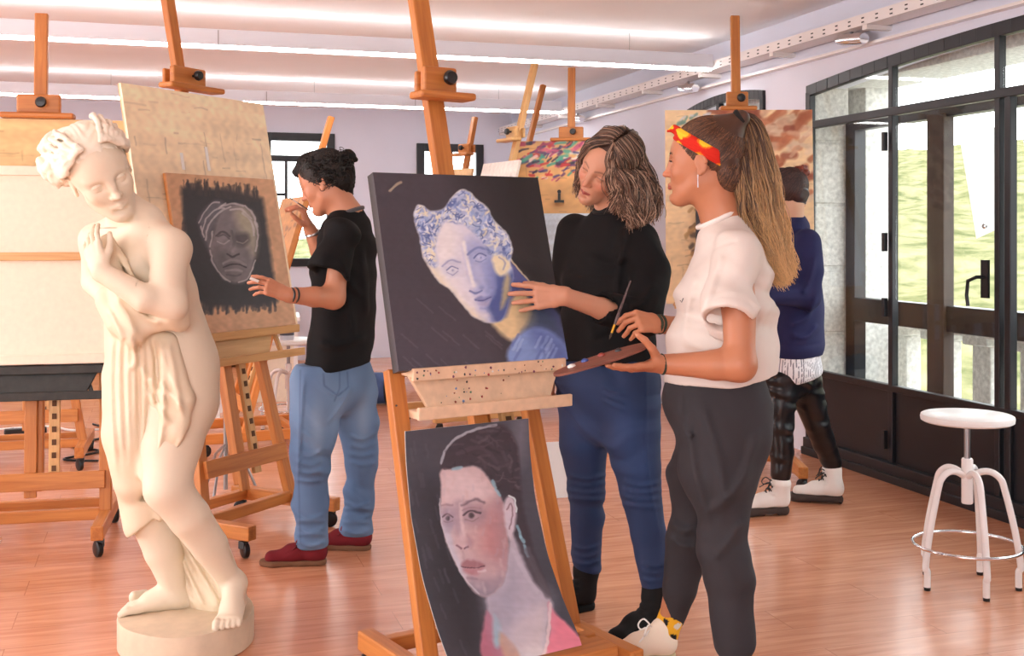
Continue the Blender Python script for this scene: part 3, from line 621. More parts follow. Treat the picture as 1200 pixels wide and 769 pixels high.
# ------------------------------------------------------------------ studio easels
def caster(parent, x, y, rz=0.0, r=.034):
    g = MB(); g.lathe([(.0,-.013),(r*.8,-.013),(r,-.009),(r,.009),(r*.8,.013),(.0,.013)], (x, y, r), 20, (math.cos(rz), math.sin(rz), 0))
    g.box((x+.02*math.sin(rz), y-.0, r+.022), (.03, .03, .03)); g.tube([(x,y,r+.02),(x,y,r+.045)], .008, 8)
    return g.build('caster', M['blackm'], parent, bevel=.002)
def easel(label, X, Y, phi, lean=.25, half=.285, top=(-.22,.22), tray_z=.85, mast_top=2.35, clamp_z=2.0, wood_m='eas', foot=(-.26,.42), group='wooden studio easels', tray_m=None, clamp_w=.30, ledges=(.28,), tray_half=.36, frame_top=None, tray_depth=.07, mast_w=.055, ratchet=True, rear_leg=False, post_r=None):
    W = M[wood_m]; t = thing('easel', label, 'easel', (X, Y, 0), phi, group)
    zb = .075
    yk = lambda z: lean*(z-.12)
    for sx in (-1, 1):
        b = MB(); b.box((sx*half, (foot[0]+foot[1])/2, zb+.03), (.05, foot[1]-foot[0], .06)); b.build('foot_bar', W, t, bevel=.005)
        for y in (foot[0]+.04, foot[1]-.04): caster(t, sx*half, y, .5*sx)
    b = MB(); b.box((0, foot[1]-.08, zb+.03), (2*half-.05, .04, .045)); b.build('cross_bar', W, t, bevel=.004)
    b = MB(); b.box((0, .0, zb+.045), (2*half-.05, .035, .05)); b.build('cross_bar', W, t, bevel=.004)
    ft = frame_top or tray_z+.12
    for sx, tx in ((-1, top[0]), (1, top[1])):
        b = MB(); k = (ft-.12)/(tray_z-.12); pa, pb = post_r if post_r and sx > 0 else ((sx*half, .0, .1), (sx*half+(tx-sx*half)*k, yk(ft), ft)); b.beam(pa, pb, .05, .038, (1,0,0)); b.build('upright', W, t, bevel=.004)
    for z in ledges:
        k = (z-.12)/(tray_z-.12); b = MB(); xa = -half+(top[0]+half)*k; xb = half+(top[1]-half)*k
        b.beam((xa, yk(z)-.026, z), (xb, yk(z)-.026, z), .075, .022, (0, lean, 1)); b.build('cross_bar', W, t, bevel=.003)
    # mast, slightly behind the frame
    b = MB(); b.beam((0, yk(.22)+.03, .22), (0, yk(mast_top)+.03, mast_top), mast_w, .038, (1,0,0)); b.build('mast', W, t, bevel=.005)
    if ratchet:
        b = MB(); b.beam((.075, yk(.26)-.004, .26), (.075, yk(tray_z)-.004, tray_z), .045, .022, (1,0,0)); r_ = b.build('ratchet_rail', M['eas2'], t, bevel=.003)
        n = int((tray_z-.34)/.055)
        for k in range(n): z = .31+k*.055; b = MB(); b.beam((.075, yk(z)-.016, z), (.075, yk(z+.024)-.016, z+.024), .018, .006, (1,0,0)); b.build('notch', M['notch'], r_)
        b = MB(); b.beam((-.02, yk(.2)-.006, .2), (-.02, yk(tray_z+.08)-.006, tray_z+.08), .05, .02, (1,0,0)); b.build('slide_rail', W, t, bevel=.003)
    # paint tray: upper ledge, trapezoid box front, lower ledge
    TM = M[tray_m] if tray_m else M['eas2']; y0 = yk(tray_z)
    b = MB(); b.box((0, y0-.05, tray_z+.012), (2*tray_half, .075, .024)); b.box((0, y0-.085, tray_z+.008), (2*tray_half, .014, .036)); b.build('tray_ledge', TM, t, bevel=.003)
    b = MB(); zz = tray_z-.095
    b.hexa([(-.21,y0-.085,zz),(.21,y0-.085,zz),(.21,y0-.065,zz),(-.21,y0-.065,zz),(-.26,y0-.06,tray_z),(.26,y0-.06,tray_z),(.26,y0-.04,tray_z),(-.26,y0-.04,tray_z)]); b.build('tray_box', TM, t, bevel=.003)
    b = MB(); b.box((0, y0-.075, zz-.012), (2*tray_half-.02, .08, .022)); b.box((0, y0-.118, zz-.004), (2*tray_half, .014, .036)); b.build('tray_shelf', TM, t, bevel=.003)
    for sx in (-1, 1):
        b = MB(); b.beam((sx*(tray_half-.10), y0-.06, zz), (sx*(tray_half-.13), y0-.04, tray_z), .018, .018); b.build('tray_strut', TM, t, bevel=.002)
    # top clamp with its knob
    b = MB(); yc = yk(clamp_z)
    b.box((0, yc-.012, clamp_z+.045), (clamp_w*.6, .03, .085)); b.box((0, yc-.04, clamp_z-.008), (clamp_w, .085, .024)); b.box((0, yc+.055, clamp_z+.045), (clamp_w*.5, .02, .07))
    c = b.build('top_clamp', W, t, bevel=.008)
    b = MB(); b.lathe([(.0,0),(.006,0),(.006,.022),(.021,.024),(.024,.034),(.019,.046),(.0,.048)], (.015, yc-.028, clamp_z+.05), 14, (0,-1,0)); b.build('knob', M['blackm'], c)
    if rear_leg:
        b = MB(); b.beam((0, foot[1]-.08, .12), (0, yk(tray_z+.15)+.06, tray_z+.15), .045, .03, (1,0,0)); b.build('rear_brace', W, t, bevel=.004)
    t['_lean'] = lean
    return t
def on_easel(e, x, z, off=.045):
    "matrix that leans a thing (front face -y, foot at origin) on easel e"
    lean = e['_lean']; a = math.atan(lean); y = lean*(z-.12)-off
    return Matrix.Translation(e.location) @ Matrix.Rotation(e.rotation_euler.z, 4, 'Z') @ Matrix.Translation((x, y, z)) @ Matrix.Rotation(-a, 4, 'X')
def lay(o, e, x, z, off=.045): o.matrix_world = on_easel(e, x, z, off); return o

# 1. the middle easel with the two paintings
E1 = easel('tall wooden easel in the middle holding the blue and white bust painting', .02, 3.285, math.radians(33), lean=.29, top=(-.28,.19), tray_m='trayw', tray_z=.915, mast_top=2.5, clamp_z=1.765, clamp_w=.20, tray_half=.265, post_r=((.272,.114,.1),(.178,.262,.93)), foot=(-.18,.41), ledges=(), frame_top=.93, mast_w=.062)
po = panel('canvas_painting', paint_blue_head(), .585, .59, .038, None, edge=(26,24,26)); tag(po, 'dark stretched canvas with a blue and cream classical head on the middle easel', 'painting'); lay(po, E1, -.012, .936, .085)
pr = panel('canvas_painting', paint_portrait(), .415, .60, .006, None, edge=(200,196,190), prof=[(0,-.142),(.16,-.05),(.36,.035),(.62,.10),(.85,.128),(1,.135)])
tag(pr, 'curling unframed portrait of a young person in pink leaning low on the middle easel', 'painting'); pr.matrix_world = Matrix.Translation(E1.location) @ Matrix.Rotation(E1.rotation_euler.z, 4, 'Z') @ Matrix.Translation((-.085, 0, .168))
b = MB(); b.box((-.03, -.125, .145), (.50, .10, .03)); b.build('ledge', M['eas'], E1, bevel=.004)
for sx in (-1, 1): b = MB(); b.box((sx*.2, -.07, .13), (.03, .2, .03)); b.build('ledge_support', M['eas'], E1, bevel=.003)
# paint flecks on the tray
def flecks(parent, pts_fn, n, seed, name='paint_fleck'):
    rng = random.Random(seed); cs = [(176,60,60),(60,60,64),(110,140,190),(120,60,90),(90,140,110),(230,225,220),(140,60,40)]
    b = MB(); C = []
    for k in range(n):
        x, y, z = pts_fn(rng); r = rng.uniform(.0015, .0045); c = lin(np.array(rng.choice(cs))/255.)
        V = [(x+r*math.cos(a)*rng.uniform(.6,1.2), y-.0012, z+r*math.sin(a)*rng.uniform(.6,1.3)) for a in [i*math.pi/3 for i in range(6)]]+[(x,y-.003,z)]
        b._add(V, [(i,(i+1)%6,6) for i in range(6)], V); C += [c]*7
    o = b.build(name, M['paint'], parent); me = o.data; a = me.color_attributes.new('Col', 'FLOAT_COLOR', 'POINT')
    c4 = np.ones((len(C), 4), np.float32); c4[:, :3] = np.array(C); a.data.foreach_set('color', c4.ravel()); tag(o, kind='stuff'); return o
_y = .29*(.915-.12)
flecks(E1, lambda r: ((lambda tt, xx: (xx, _y-.061-.025*(1-tt), (.915-.09)+.09*tt))(r.uniform(.05,.95), r.gauss(-.06,.07))), 34, 2)
flecks(E1, lambda r: (r.uniform(-.255,.255), _y-.093, .915+r.uniform(-.008,.022)), 40, 3)

# 2. the student's easel
E2 = easel('wooden easel on casters with a tall drawing board, beside the statue', -1.15, 5.07, math.radians(62), lean=.2, tray_z=.87, mast_top=2.62, clamp_z=1.99, clamp_w=.34, tray_half=.42, foot=(-.26,.34), ledges=(.33,), top=(-.2,.2), wood_m='eas', frame_top=.9)
bo = panel('drawing_board', board_paint((250,228,194), 5, [], 80), .90, 1.09, .018, None, edge=(196,140,80)); tag(bo, 'tall scuffed plywood drawing board behind the grey head study', 'drawing board'); lay(bo, E2, 0, .885, .06)
gp = panel('painting', paint_grey_head(), .70, .70, .018, None, edge=(216,140,60)); tag(gp, 'kraft paper study of a grey sculpted head on a black ground', 'painting'); lay(gp, E2, .06, .897, .082)
for k, (x, z, h) in enumerate(((-.16, 1.64, .075), (.0, 1.66, .11))):
    b = MB(); b.box((0, 0, 0), (.016, .003, h)); o = b.build('tape_strip', M['white']); tag(o, ['short white tape strip on the plywood board', 'long white tape strip on the plywood board'][k], 'tape'); lay(o, E2, x, z, .063)
# 3. left easel with a turned canvas
E3 = easel('easel at the left edge with a black tray under a turned canvas', -2.03, 4.92, math.radians(12.8), lean=.06, tray_z=.74, mast_top=2.29, clamp_z=1.84, clamp_w=.30, tray_half=.33, foot=(-.30,.36), ledges=(.27,), tray_m='blacktray', top=(-.28,.28), frame_top=.78)
bo = panel('drawing_board', board_paint((236,196,136), 6, [], 70), .86, 1.05, .02, None, edge=(200,140,80)); tag(bo, 'yellowish plywood board behind the turned canvas at the left edge', 'drawing board'); lay(bo, E3, 0, .77, .045)
t = thing('stretched_canvas', 'back of a large cream canvas with its wooden stretcher, left edge', 'canvas', (0,0,0)); t.matrix_world = on_easel(E3, 0, .772, .078)
b = MB(); b.box((0, -.002, .42), (.67, .006, .84)); b.build('cloth', M['canvas'], t)
b = MB()
for x in (-.32, .32): b.box((x, -.014, .42), (.04, .022, .84))
for z in (.02, .82): b.box((0, -.0135, z), (.6, .021, .04))
b.build('stretcher_frame', M['canvas'], t, bevel=.003)
b = MB(); b.box((0, -.016, .455), (.6, .018, .035)); b.build('cross_brace', M['eas2'], t, bevel=.003)
# 4. splashed board easel behind the woman
pl = [(150,50,90),(60,60,110),(60,150,130),(190,50,50),(90,50,100),(220,200,190),(40,40,60),(200,90,120)]
E4 = easel('easel far back whose board is splashed with coloured paint', 68*8.3/F, 8.3, math.radians(-6), lean=.08, tray_z=.87, mast_top=2.55, clamp_z=2.02, clamp_w=.30, tray_half=.40, top=(-.2,.2))
bo = panel('drawing_board', board_paint((216,166,108), 7, [(0,80,0,20,130,pl,3.2,9),(10,70,14,32,60,pl,2.2,6)], 90), .92, 1.12, .02, None, edge=(214,190,160)); tag(bo, 'plywood board splashed with purple, red and green paint', 'drawing board'); lay(bo, E4, .05, .885, .06)
bx_ = panel('canvas_painting', board_paint((196,212,226), 8, [(40,60,50,80,14,[(226,214,190)],5,8)], 0, nx=60, ny=80), .42, .58, .02, None, edge=(200,210,220)); tag(bx_, 'pale blue canvas below the splashed board', 'painting'); lay(bx_, E4, -.02, .895, .09)
t = thing('board_clip', 'black bulldog clip on the splashed board', 'clip', (0,0,0)); t.matrix_world = on_easel(E4, -.08, 1.56, .085)
b = MB(); b.box((0,0,0), (.07,.01,.018)); b.beam((0,0,0),(0,0,.07),.02,.006); b.lathe([(0,0),(.014,0),(.014,.01),(0,.01)],(0,0,.07),12,(0,-1,0)); b.build('clip_body', M['blackm'], t)
# 5. easel in front of the student in the navy sweater
E5 = easel('easel by the windows with a big stained board, behind the ponytail', 268*6.25/F, 6.25, math.radians(-2), lean=.07, tray_z=.93, mast_top=2.54, clamp_z=2.02, clamp_w=.20, tray_half=.36, foot=(-.36,.30), top=(-.2,.2), wood_m='eas', mast_w=.05, half=.26, )
br_ = [(170,96,64),(196,120,84),(150,80,60),(232,206,176),(214,170,140)]
bo = panel('drawing_board', board_paint((246,214,168), 9, [(30,100,0,22,70,br_,6,16),(55,100,10,60,60,br_,5,10),(10,50,55,100,26,[(206,164,112),(190,150,100),(90,80,70)],4,6),(5,30,3,10,20,[(210,210,215),(120,160,150)],2,6)], 60), .80, 1.06, .02, None, edge=(230,190,140)); tag(bo, 'big plywood board with rust coloured smears by the windows', 'drawing board'); lay(bo, E5, -.0, .945, .06)
dk = panel('canvas_painting', board_paint((62,62,70), 10, [], 0, nx=30, ny=30), .34, .50, .02, None, edge=(50,50,56)); tag(dk, 'dark canvas on the rust smeared board, half hidden behind the ponytail', 'painting'); lay(dk, E5, -.07, .96, .09)
# 6, 7. two easels facing left, next to the splashed board
E6 = easel('pale easel leaning right at far centre, a white smudged board on it', -.42, 8.0, math.radians(-62), lean=.26, tray_z=.9, mast_top=2.56, clamp_z=2.0, clamp_w=.24, tray_half=.3, top=(-.2,.2), wood_m='eas2')
wb = panel('drawing_board', board_paint((232,222,212), 11, [(10,90,10,110,26,[(150,150,170),(180,150,150)],3,6)], 20, nx=80, ny=100), .55, .95, .02, None, edge=(220,210,200)); tag(wb, 'whitish smudged board seen nearly edge on, left of the splashed board', 'drawing board'); lay(wb, E6, 0, .915, .06)
E7 = easel('slim easel leaning right with bare mast, just left of the splashed board mast', -.37, 9.3, math.radians(-66), lean=.27, tray_z=.9, mast_top=2.56, clamp_z=1.9, clamp_w=.2, tray_half=.28, top=(-.2,.2), wood_m='eas')
# 8. little one seen over the blue painting
E8 = easel('distant easel in front of the right back window', -.74, 9.9, math.radians(-52), lean=.22, tray_z=.9, mast_top=2.36, clamp_z=2.03, clamp_w=.26, tray_half=.3, top=(-.2,.2), wood_m='eas')
wb = panel('drawing_board', board_paint((226,188,140), 12, [(10,90,10,110,18,[(150,110,80),(190,190,180)],3,8)], 30, nx=60, ny=80), .46, 1.0, .02, None, edge=(220,170,120)); tag(wb, 'tan board on the distant easel before the right back window', 'drawing board'); lay(wb, E8, 0, .915, .06)
# 9. easel beyond the student
E9 = easel('orange easel leaning right behind the student in the black shirt', -1.73, 7.2, math.radians(-66), lean=.30, tray_z=.85, mast_top=2.08, clamp_z=1.75, clamp_w=.2, tray_half=.3, top=(-.2,.2), wood_m='eas3', mast_w=.05)
wb = panel('drawing_board', board_paint((206,150,96), 13, [(10,90,5,50,20,[(150,110,80)],4,10)], 40, nx=60, ny=80), .62, .72, .03, None, edge=(222,150,80)); tag(wb, 'narrow looking board seen edge on behind the student', 'drawing board'); lay(wb, E9, 0, .865, .06)
# 10. easel behind the left one
E10 = easel('far left easel glimpsed under the black tray', -2.75, 6.6, math.radians(15), lean=.1, tray_z=.85, mast_top=1.8, clamp_z=1.5, clamp_w=.2, tray_half=.3, top=(-.15,.15), wood_m='eas')

# ------------------------------------------------------------------ stools, bottle, bag, far furniture
def stool(label, x, y, seat_h, r, s_m='white', l_m='whitem', rz=0.0, name='stool', group='round stools', ring=True):
    t = thing(name, label, 'stool', (x, y, 0), rz, group)
    b = MB(); b.lathe([(0,-.03),(r*.93,-.03),(r*.99,-.024),(r,-.012),(r*.985,-.003),(r*.95,0),(0,0)], (0,0,seat_h), 48); b.build('seat', M[s_m], t)
    b = MB(); b.lathe([(0,0),(.012,0),(.012,.2),(0,.2)], (0,0,seat_h-.225), 14); b.build('screw_rod', M['steelrod'], t)
    b = MB(); b.lathe([(0,0),(.019,0),(.021,.004),(.021,.165),(.018,.17),(0,.17)], (0,0,seat_h-.335), 20); b.build('socket', M[l_m], t)
    zt = seat_h-.205
    for k in range(5):
        a = 2*math.pi*k/5+.3; c, s = math.cos(a), math.sin(a)
        pts = [(.015,zt-.025),(.05,zt-.008),(.085,zt-.008),(.115,zt-.03),(.13,zt-.07),(.165,zt-.22),(.185,.09),(.178,.07),(.178,.012)]
        pp = spline([(p[0], p[1]) for p in pts], 4, False); b = MB(); b.tube([(q[0]*c, q[0]*s, q[1]) for q in pp], .0125, 12); lg = b.build('leg', M[l_m], t)
        b = MB(); b.lathe([(0,0),(.012,0),(.013,.012),(0,.013)], (.178*c,.178*s,0), 12); b.build('foot_cap', M['blackm'], lg)
    if ring: b = MB(); b.tube([(.195*math.cos(2*math.pi*k/40), .195*math.sin(2*math.pi*k/40), .155) for k in range(40)], .0065, 10, closed=True); b.build('foot_ring', M['chrome'], t)
    return t
stool('white swivel stool with a chrome foot ring in front of the black window panels', 1.71, 4.34, .645, .168, rz=-.62)
stool('white stool holding the bottle, behind the student in jeans', -1.50, 7.75, .62, .19, rz=.2)
stool('stool cut off by the left edge, only its foot ring in view', -2.13, 4.33, .58, .14, rz=.5)
t = thing('metal_stand', 'thin metal stand with a white top behind the tall board easel', 'stand', (-1.45, 5.85, 0), .4)
b = MB(); b.tube([(0,0,.03),(0,0,.62)], .011, 12); b.build('pole', M['steelrod'], t)
b = MB(); b.lathe([(0,0),(.02,0),(.024,.02),(.02,.06),(0,.062)], (0,0,.615), 16); b.build('top_clamp', M['white'], t)
for k in range(3): a = 2.09*k; b = MB(); b.tube([(0,0,.26),(.08*math.cos(a),.08*math.sin(a),.2),(.16*math.cos(a),.16*math.sin(a),.01)], .007, 8); b.build('leg', M['steelrod'], t)
t = thing('bottle', 'white and grey plastic bottle standing on the far white stool', 'bottle', (-1.50, 7.70, .62))
b = MB(); b.lathe([(0,0),(.045,0),(.047,.01),(.047,.13),(.036,.17),(.022,.185),(.022,.2),(0,.2)], (0,0,0), 24); b.build('bottle_body', mat('bottle_plastic', srgb(214,214,222), .3), t)
b = MB(); b.lathe([(0,0),(.026,0),(.026,.03),(0,.03)], (0,0,.2), 20); b.build('cap', M['white'], t)
b = MB(); b.lathe([(.0476,.0),(.0476,.08)], (0,0,.03), 24); b.build('label_band', mat('grey_label', srgb(86,86,98), .5), t)
# blue rolled bag
t = thing('bag', 'blue rolled bag lying on the floor near the back wall', 'bag', (-1.06, 9.0, 0))
b = MB(); b.lathe([(0,-.22),(.08,-.22),(.115,-.19),(.125,-.1),(.12,.05),(.125,.15),(.11,.2),(.07,.22),(0,.22)], (0,0,.125), 24, (1,.2,0)); b.build('roll', mat('blue_nylon', srgb(58,84,132), .6, noise=.3, nscale=12), t)
b = MB()
for x in (-.1,.1): b.tube([(x+.128*math.cos(a)*.0+.02*math.cos(a), .128*math.cos(a), .128+.128*math.sin(a)) for a in np.linspace(0, 6.28, 20)], .008, 6)
b.build('strap', M['blackm'], t)
# low cabinet and easel bases along the back
t = thing('cabinet', 'low brown cabinet against the back wall', 'cabinet', rm(-.1, 12.0), TH)
b = MB(); b.box((0,0,.36), (2.6,.42,.68)); b.build('body', M['ply_b'], t, bevel=.005)
for k in range(4):
    b = MB(); b.box((-.96+k*.64,-.22,.36), (.6,.018,.6)); dd = b.build('door', M['ply_b'], t, bevel=.003); b = MB(); b.tube([(-.74+k*.64,-.235,.4),(-.74+k*.64,-.25,.4),(-.74+k*.64,-.25,.5),(-.74+k*.64,-.235,.5)], .005, 6); b.build('handle', M['steelrod'], dd)
# small side table with cloth, papers
t = thing('side_table', 'small white table behind the student with a pale cloth side', 'table', (-1.85, 8.4, 0), .2)
b = MB(); b.box((0,0,.72), (.6,.5,.03)); b.build('tabletop', M['white'], t, bevel=.004)
for sx in (-1,1):
    for sy in (-1,1): b = MB(); b.beam((sx*.27,sy*.22,0),(sx*.27,sy*.22,.705),.03,.03); b.build('leg', M['whitem'], t, bevel=.002)
b = MB(); b.box((.1,0,.40), (.32,.02,.6)); b.build('modesty_panel', M['canvas'], t, bevel=.004)
t = thing('cardboard_sheet', 'white sheet of card propped on the floor behind the woman', 'card', (.27, 5.8, 0), .3); 
b = MB(); b.hexa([(-.12,0,0),(.12,0,0),(.12,.006,0),(-.12,.006,0),(-.12,.06,.27),(.12,.06,.27),(.12,.066,.27),(-.12,.066,.27)]); b.build('sheet', M['white'], t)
# cables on the floor, far left
for k, (lb, pts) in enumerate((('black power cable looping on the floor beside the left easel', [(-2.9,8.0),(-2.6,7.6),(-2.75,7.2),(-2.5,7.0),(-2.62,6.75),(-2.4,6.7)]), ('black cable lying nearest the statue', [(-2.6,8.3),(-2.35,7.7),(-2.5,7.4),(-2.25,7.25),(-2.35,7.0)]), ('white cable snaking at the far left', [(-3.6,7.7),(-3.2,7.9),(-2.95,7.75),(-2.7,7.8)]))):
    pp = spline(pts, 8, False); b = MB(); b.tube([(q[0], q[1], .008+.0*i) for i, q in enumerate(pp)], .007, 6); tag(b.build('cable', M['white'] if k == 2 else M['blackm']), lb, 'cable', 'floor cables')
t = thing('plug', 'small black power strip at the far left by the cables', 'power strip', (-3.2, 7.6, 0), .4)
b = MB(); b.box((0,0,.025),(.26,.06,.045)); b.build('strip_body', M['blackm'], t, bevel=.008)
for k in range(3): b = MB(); b.lathe([(.018,0),(.018,.004),(.012,.004),(.012,0)], (-.08+k*.08,0,.0475), 14); b.build('socket', M['steelrod'], t)
# white sheets added in place of reflections on the window glass
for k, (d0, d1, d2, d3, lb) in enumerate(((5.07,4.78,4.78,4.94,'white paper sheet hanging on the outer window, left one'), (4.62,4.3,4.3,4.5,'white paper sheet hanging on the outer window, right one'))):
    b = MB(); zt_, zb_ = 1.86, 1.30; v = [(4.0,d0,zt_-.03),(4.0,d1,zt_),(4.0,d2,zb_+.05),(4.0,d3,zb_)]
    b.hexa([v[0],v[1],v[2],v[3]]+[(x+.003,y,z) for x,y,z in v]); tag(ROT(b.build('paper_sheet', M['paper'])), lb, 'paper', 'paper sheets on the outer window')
# ------------------------------------------------------------------ sculpting: blended distance fields meshed as one surface
def A3(*p): return np.array(p, dtype=np.float64)
def P(px, py, Y): return A3((px-CX)*Y/F, Y, EYE+(HY-py)*Y/F)
def unit(v): v = np.asarray(v, float); return v/(np.linalg.norm(v)+1e-12)
def cone(a, b, ra, rb):
    a, b = np.asarray(a, float), np.asarray(b, float); ab = b-a; L2 = ab@ab+1e-12; m = max(ra, rb)
    def f(X, Y, Z):
        t = np.clip(((X-a[0])*ab[0]+(Y-a[1])*ab[1]+(Z-a[2])*ab[2])/L2, 0, 1)
        return np.sqrt((X-a[0]-t*ab[0])**2+(Y-a[1]-t*ab[1])**2+(Z-a[2]-t*ab[2])**2)-(ra+(rb-ra)*t)
    return np.minimum(a, b)-m, np.maximum(a, b)+m, f
def ecap(a, b, wa, da, wb, db, xd):
    "tapered bar with oval section: w along xd, d across"
    a, b = np.asarray(a, float), np.asarray(b, float); ab = b-a; L = np.linalg.norm(ab); u = ab/L
    x = np.asarray(xd, float); x = unit(x-u*x.dot(u)); y = np.cross(u, x); m = max(wa, da, wb, db)
    def f(X, Y, Z):
        dx, dy, dz = X-a[0], Y-a[1], Z-a[2]; s = dx*u[0]+dy*u[1]+dz*u[2]; t = np.clip(s/L, 0, 1); q = s-t*L
        w = wa+(wb-wa)*t; d = da+(db-da)*t; e = np.minimum(w, d)
        qx = dx*x[0]+dy*x[1]+dz*x[2]; qy = dx*y[0]+dy*y[1]+dz*y[2]
        k0 = np.sqrt((qx/w)**2+(qy/d)**2+(q/e)**2); k1 = np.sqrt((qx/w**2)**2+(qy/d**2)**2+(q/e**2)**2)+1e-9
        return k0*(k0-1)/k1
    return np.minimum(a, b)-m, np.maximum(a, b)+m, f
def ell(c, r, R=None):
    c = np.asarray(c, float); r = np.asarray(r, float)*np.ones(3); R = np.eye(3) if R is None else np.asarray(R, float)   # columns = axes
    m = np.abs(R)@r if R is not None else r
    def f(X, Y, Z):
        dx, dy, dz = X-c[0], Y-c[1], Z-c[2]; q = [dx*R[0, i]+dy*R[1, i]+dz*R[2, i] for i in range(3)]
        k0 = np.sqrt(sum((q[i]/r[i])**2 for i in range(3))); k1 = np.sqrt(sum((q[i]/r[i]**2)**2 for i in range(3)))+1e-9
        return k0*(k0-1)/k1
    return c-m, c+m, f
class Shape:
    def __init__(s): s.ops = []
    def u(s, p, k=.02): s.ops.append(('u', p, k)); return s
    def s(s, p, k=.01): s.ops.append(('s', p, k)); return s
    def chain(s, pts, rs, k=.02):
        for i in range(len(pts)-1): s.u(cone(pts[i], pts[i+1], rs[i], rs[i+1]), k if i == 0 else k*.35)
        return s
    def cut(s, p0, n, lo, hi, k=.004):
        "remove what lies on the n side of p0, inside lo..hi"
        p0 = np.asarray(p0, float); n = unit(n)
        s.ops.append(('s', (np.asarray(lo, float), np.asarray(hi, float), lambda X, Y, Z: -((X-p0[0])*n[0]+(Y-p0[1])*n[1]+(Z-p0[2])*n[2])), k)); return s
    def crease(s, pts, amp, w, band=.05):
        "a ridge (amp > 0) or groove along a line drawn over the front of the surface"
        pp = np.array([np.asarray(q, float) for q in pts]); pp = spline(pp, 4, False) if len(pts) > 2 else pp
        Y0 = pp[:, 1].mean(); Q = np.stack([pp[:, 0]/pp[:, 1]*Y0, (pp[:, 2]-EYE)/pp[:, 1]*Y0, pp[:, 1]], -1); n_ = len(Q)-1
        def f(X, Y, Z, d):
            x = X/Y*Y0; z = (Z-EYE)/Y*Y0; D = np.full(X.shape, 1e9); dep = np.zeros(X.shape); wt = np.zeros(X.shape)
            for i in range(n_):
                a, b = Q[i], Q[i+1]; ab = b-a; t = np.clip(((x-a[0])*ab[0]+(z-a[1])*ab[1])/(ab[0]**2+ab[1]**2+1e-12), 0, 1)
                q = (x-a[0]-t*ab[0])**2+(z-a[1]-t*ab[1])**2; m = q < D; D = np.where(m, q, D); dep = np.where(m, a[2]+t*ab[2], dep); wt = np.where(m, (i+t)/n_, wt)
            ends = np.clip(np.minimum(wt, 1-wt)*5+.15, 0, 1)
            return d-1.5*amp*ends*np.exp(-D/w**2)*np.clip((.10-np.abs(Y-dep))/.03, 0, 1)
        lo = pp.min(0)-2.6*w; hi = pp.max(0)+2.6*w; lo[1] -= .11; hi[1] += .11; s.ops.append(('d', (lo, hi, f), band)); return s
    def disp(s, lo, hi, f, band=.04): s.ops.append(('d', (np.asarray(lo, float), np.asarray(hi, float), f), band)); return s
    def bounds(s):
        u = [o for o in s.ops if o[0] == 'u']
        return np.min([o[1][0] for o in u], 0), np.max([o[1][1] for o in u], 0)
    def mesh(s, h, lo=None, hi=None, pad=None):
        l, g = s.bounds(); pad = pad if pad is not None else .03
        lo = l-pad if lo is None else np.maximum(lo, l-pad); hi = g+pad if hi is None else np.minimum(hi, g+pad)
        n = np.ceil((hi-lo)/h).astype(int)+1
        ax = [(lo[i]+h*np.arange(n[i])).astype(np.float64) for i in range(3)]
        D = np.full(tuple(n), 1.0, np.float32)
        for kind, (pl_, ph, f), k in s.ops:
            mg = (k if kind != 'd' else 0)+3*h
            a = np.maximum(np.floor((pl_-mg-lo)/h).astype(int), 0); b = np.minimum(np.ceil((ph+mg-lo)/h).astype(int)+1, n)
            if (b <= a).any(): continue
            sl = tuple(slice(a[i], b[i]) for i in range(3)); X = ax[0][sl[0]][:, None, None]; Y = ax[1][sl[1]][None, :, None]; Z = ax[2][sl[2]][None, None, :]
            A = D[sl]
            if kind == 'd':
                m = np.abs(A) < k
                if not m.any(): continue
                i, j, l_ = np.nonzero(m); A[m] = f(X[i, 0, 0], Y[0, j, 0], Z[0, 0, l_], A[m].astype(float)).astype(np.float32)
            else:
                Bv = f(X, Y, Z)
                if kind == 'u':
                    hh = np.maximum(k-np.abs(A-Bv), 0)/k; D[sl] = np.minimum(A, Bv)-hh*hh*k*.25
                else:
                    Bv = -Bv; hh = np.maximum(k-np.abs(A-Bv), 0)/k; D[sl] = np.maximum(A, Bv)+hh*hh*k*.25
        return surfnets(D, lo, h)
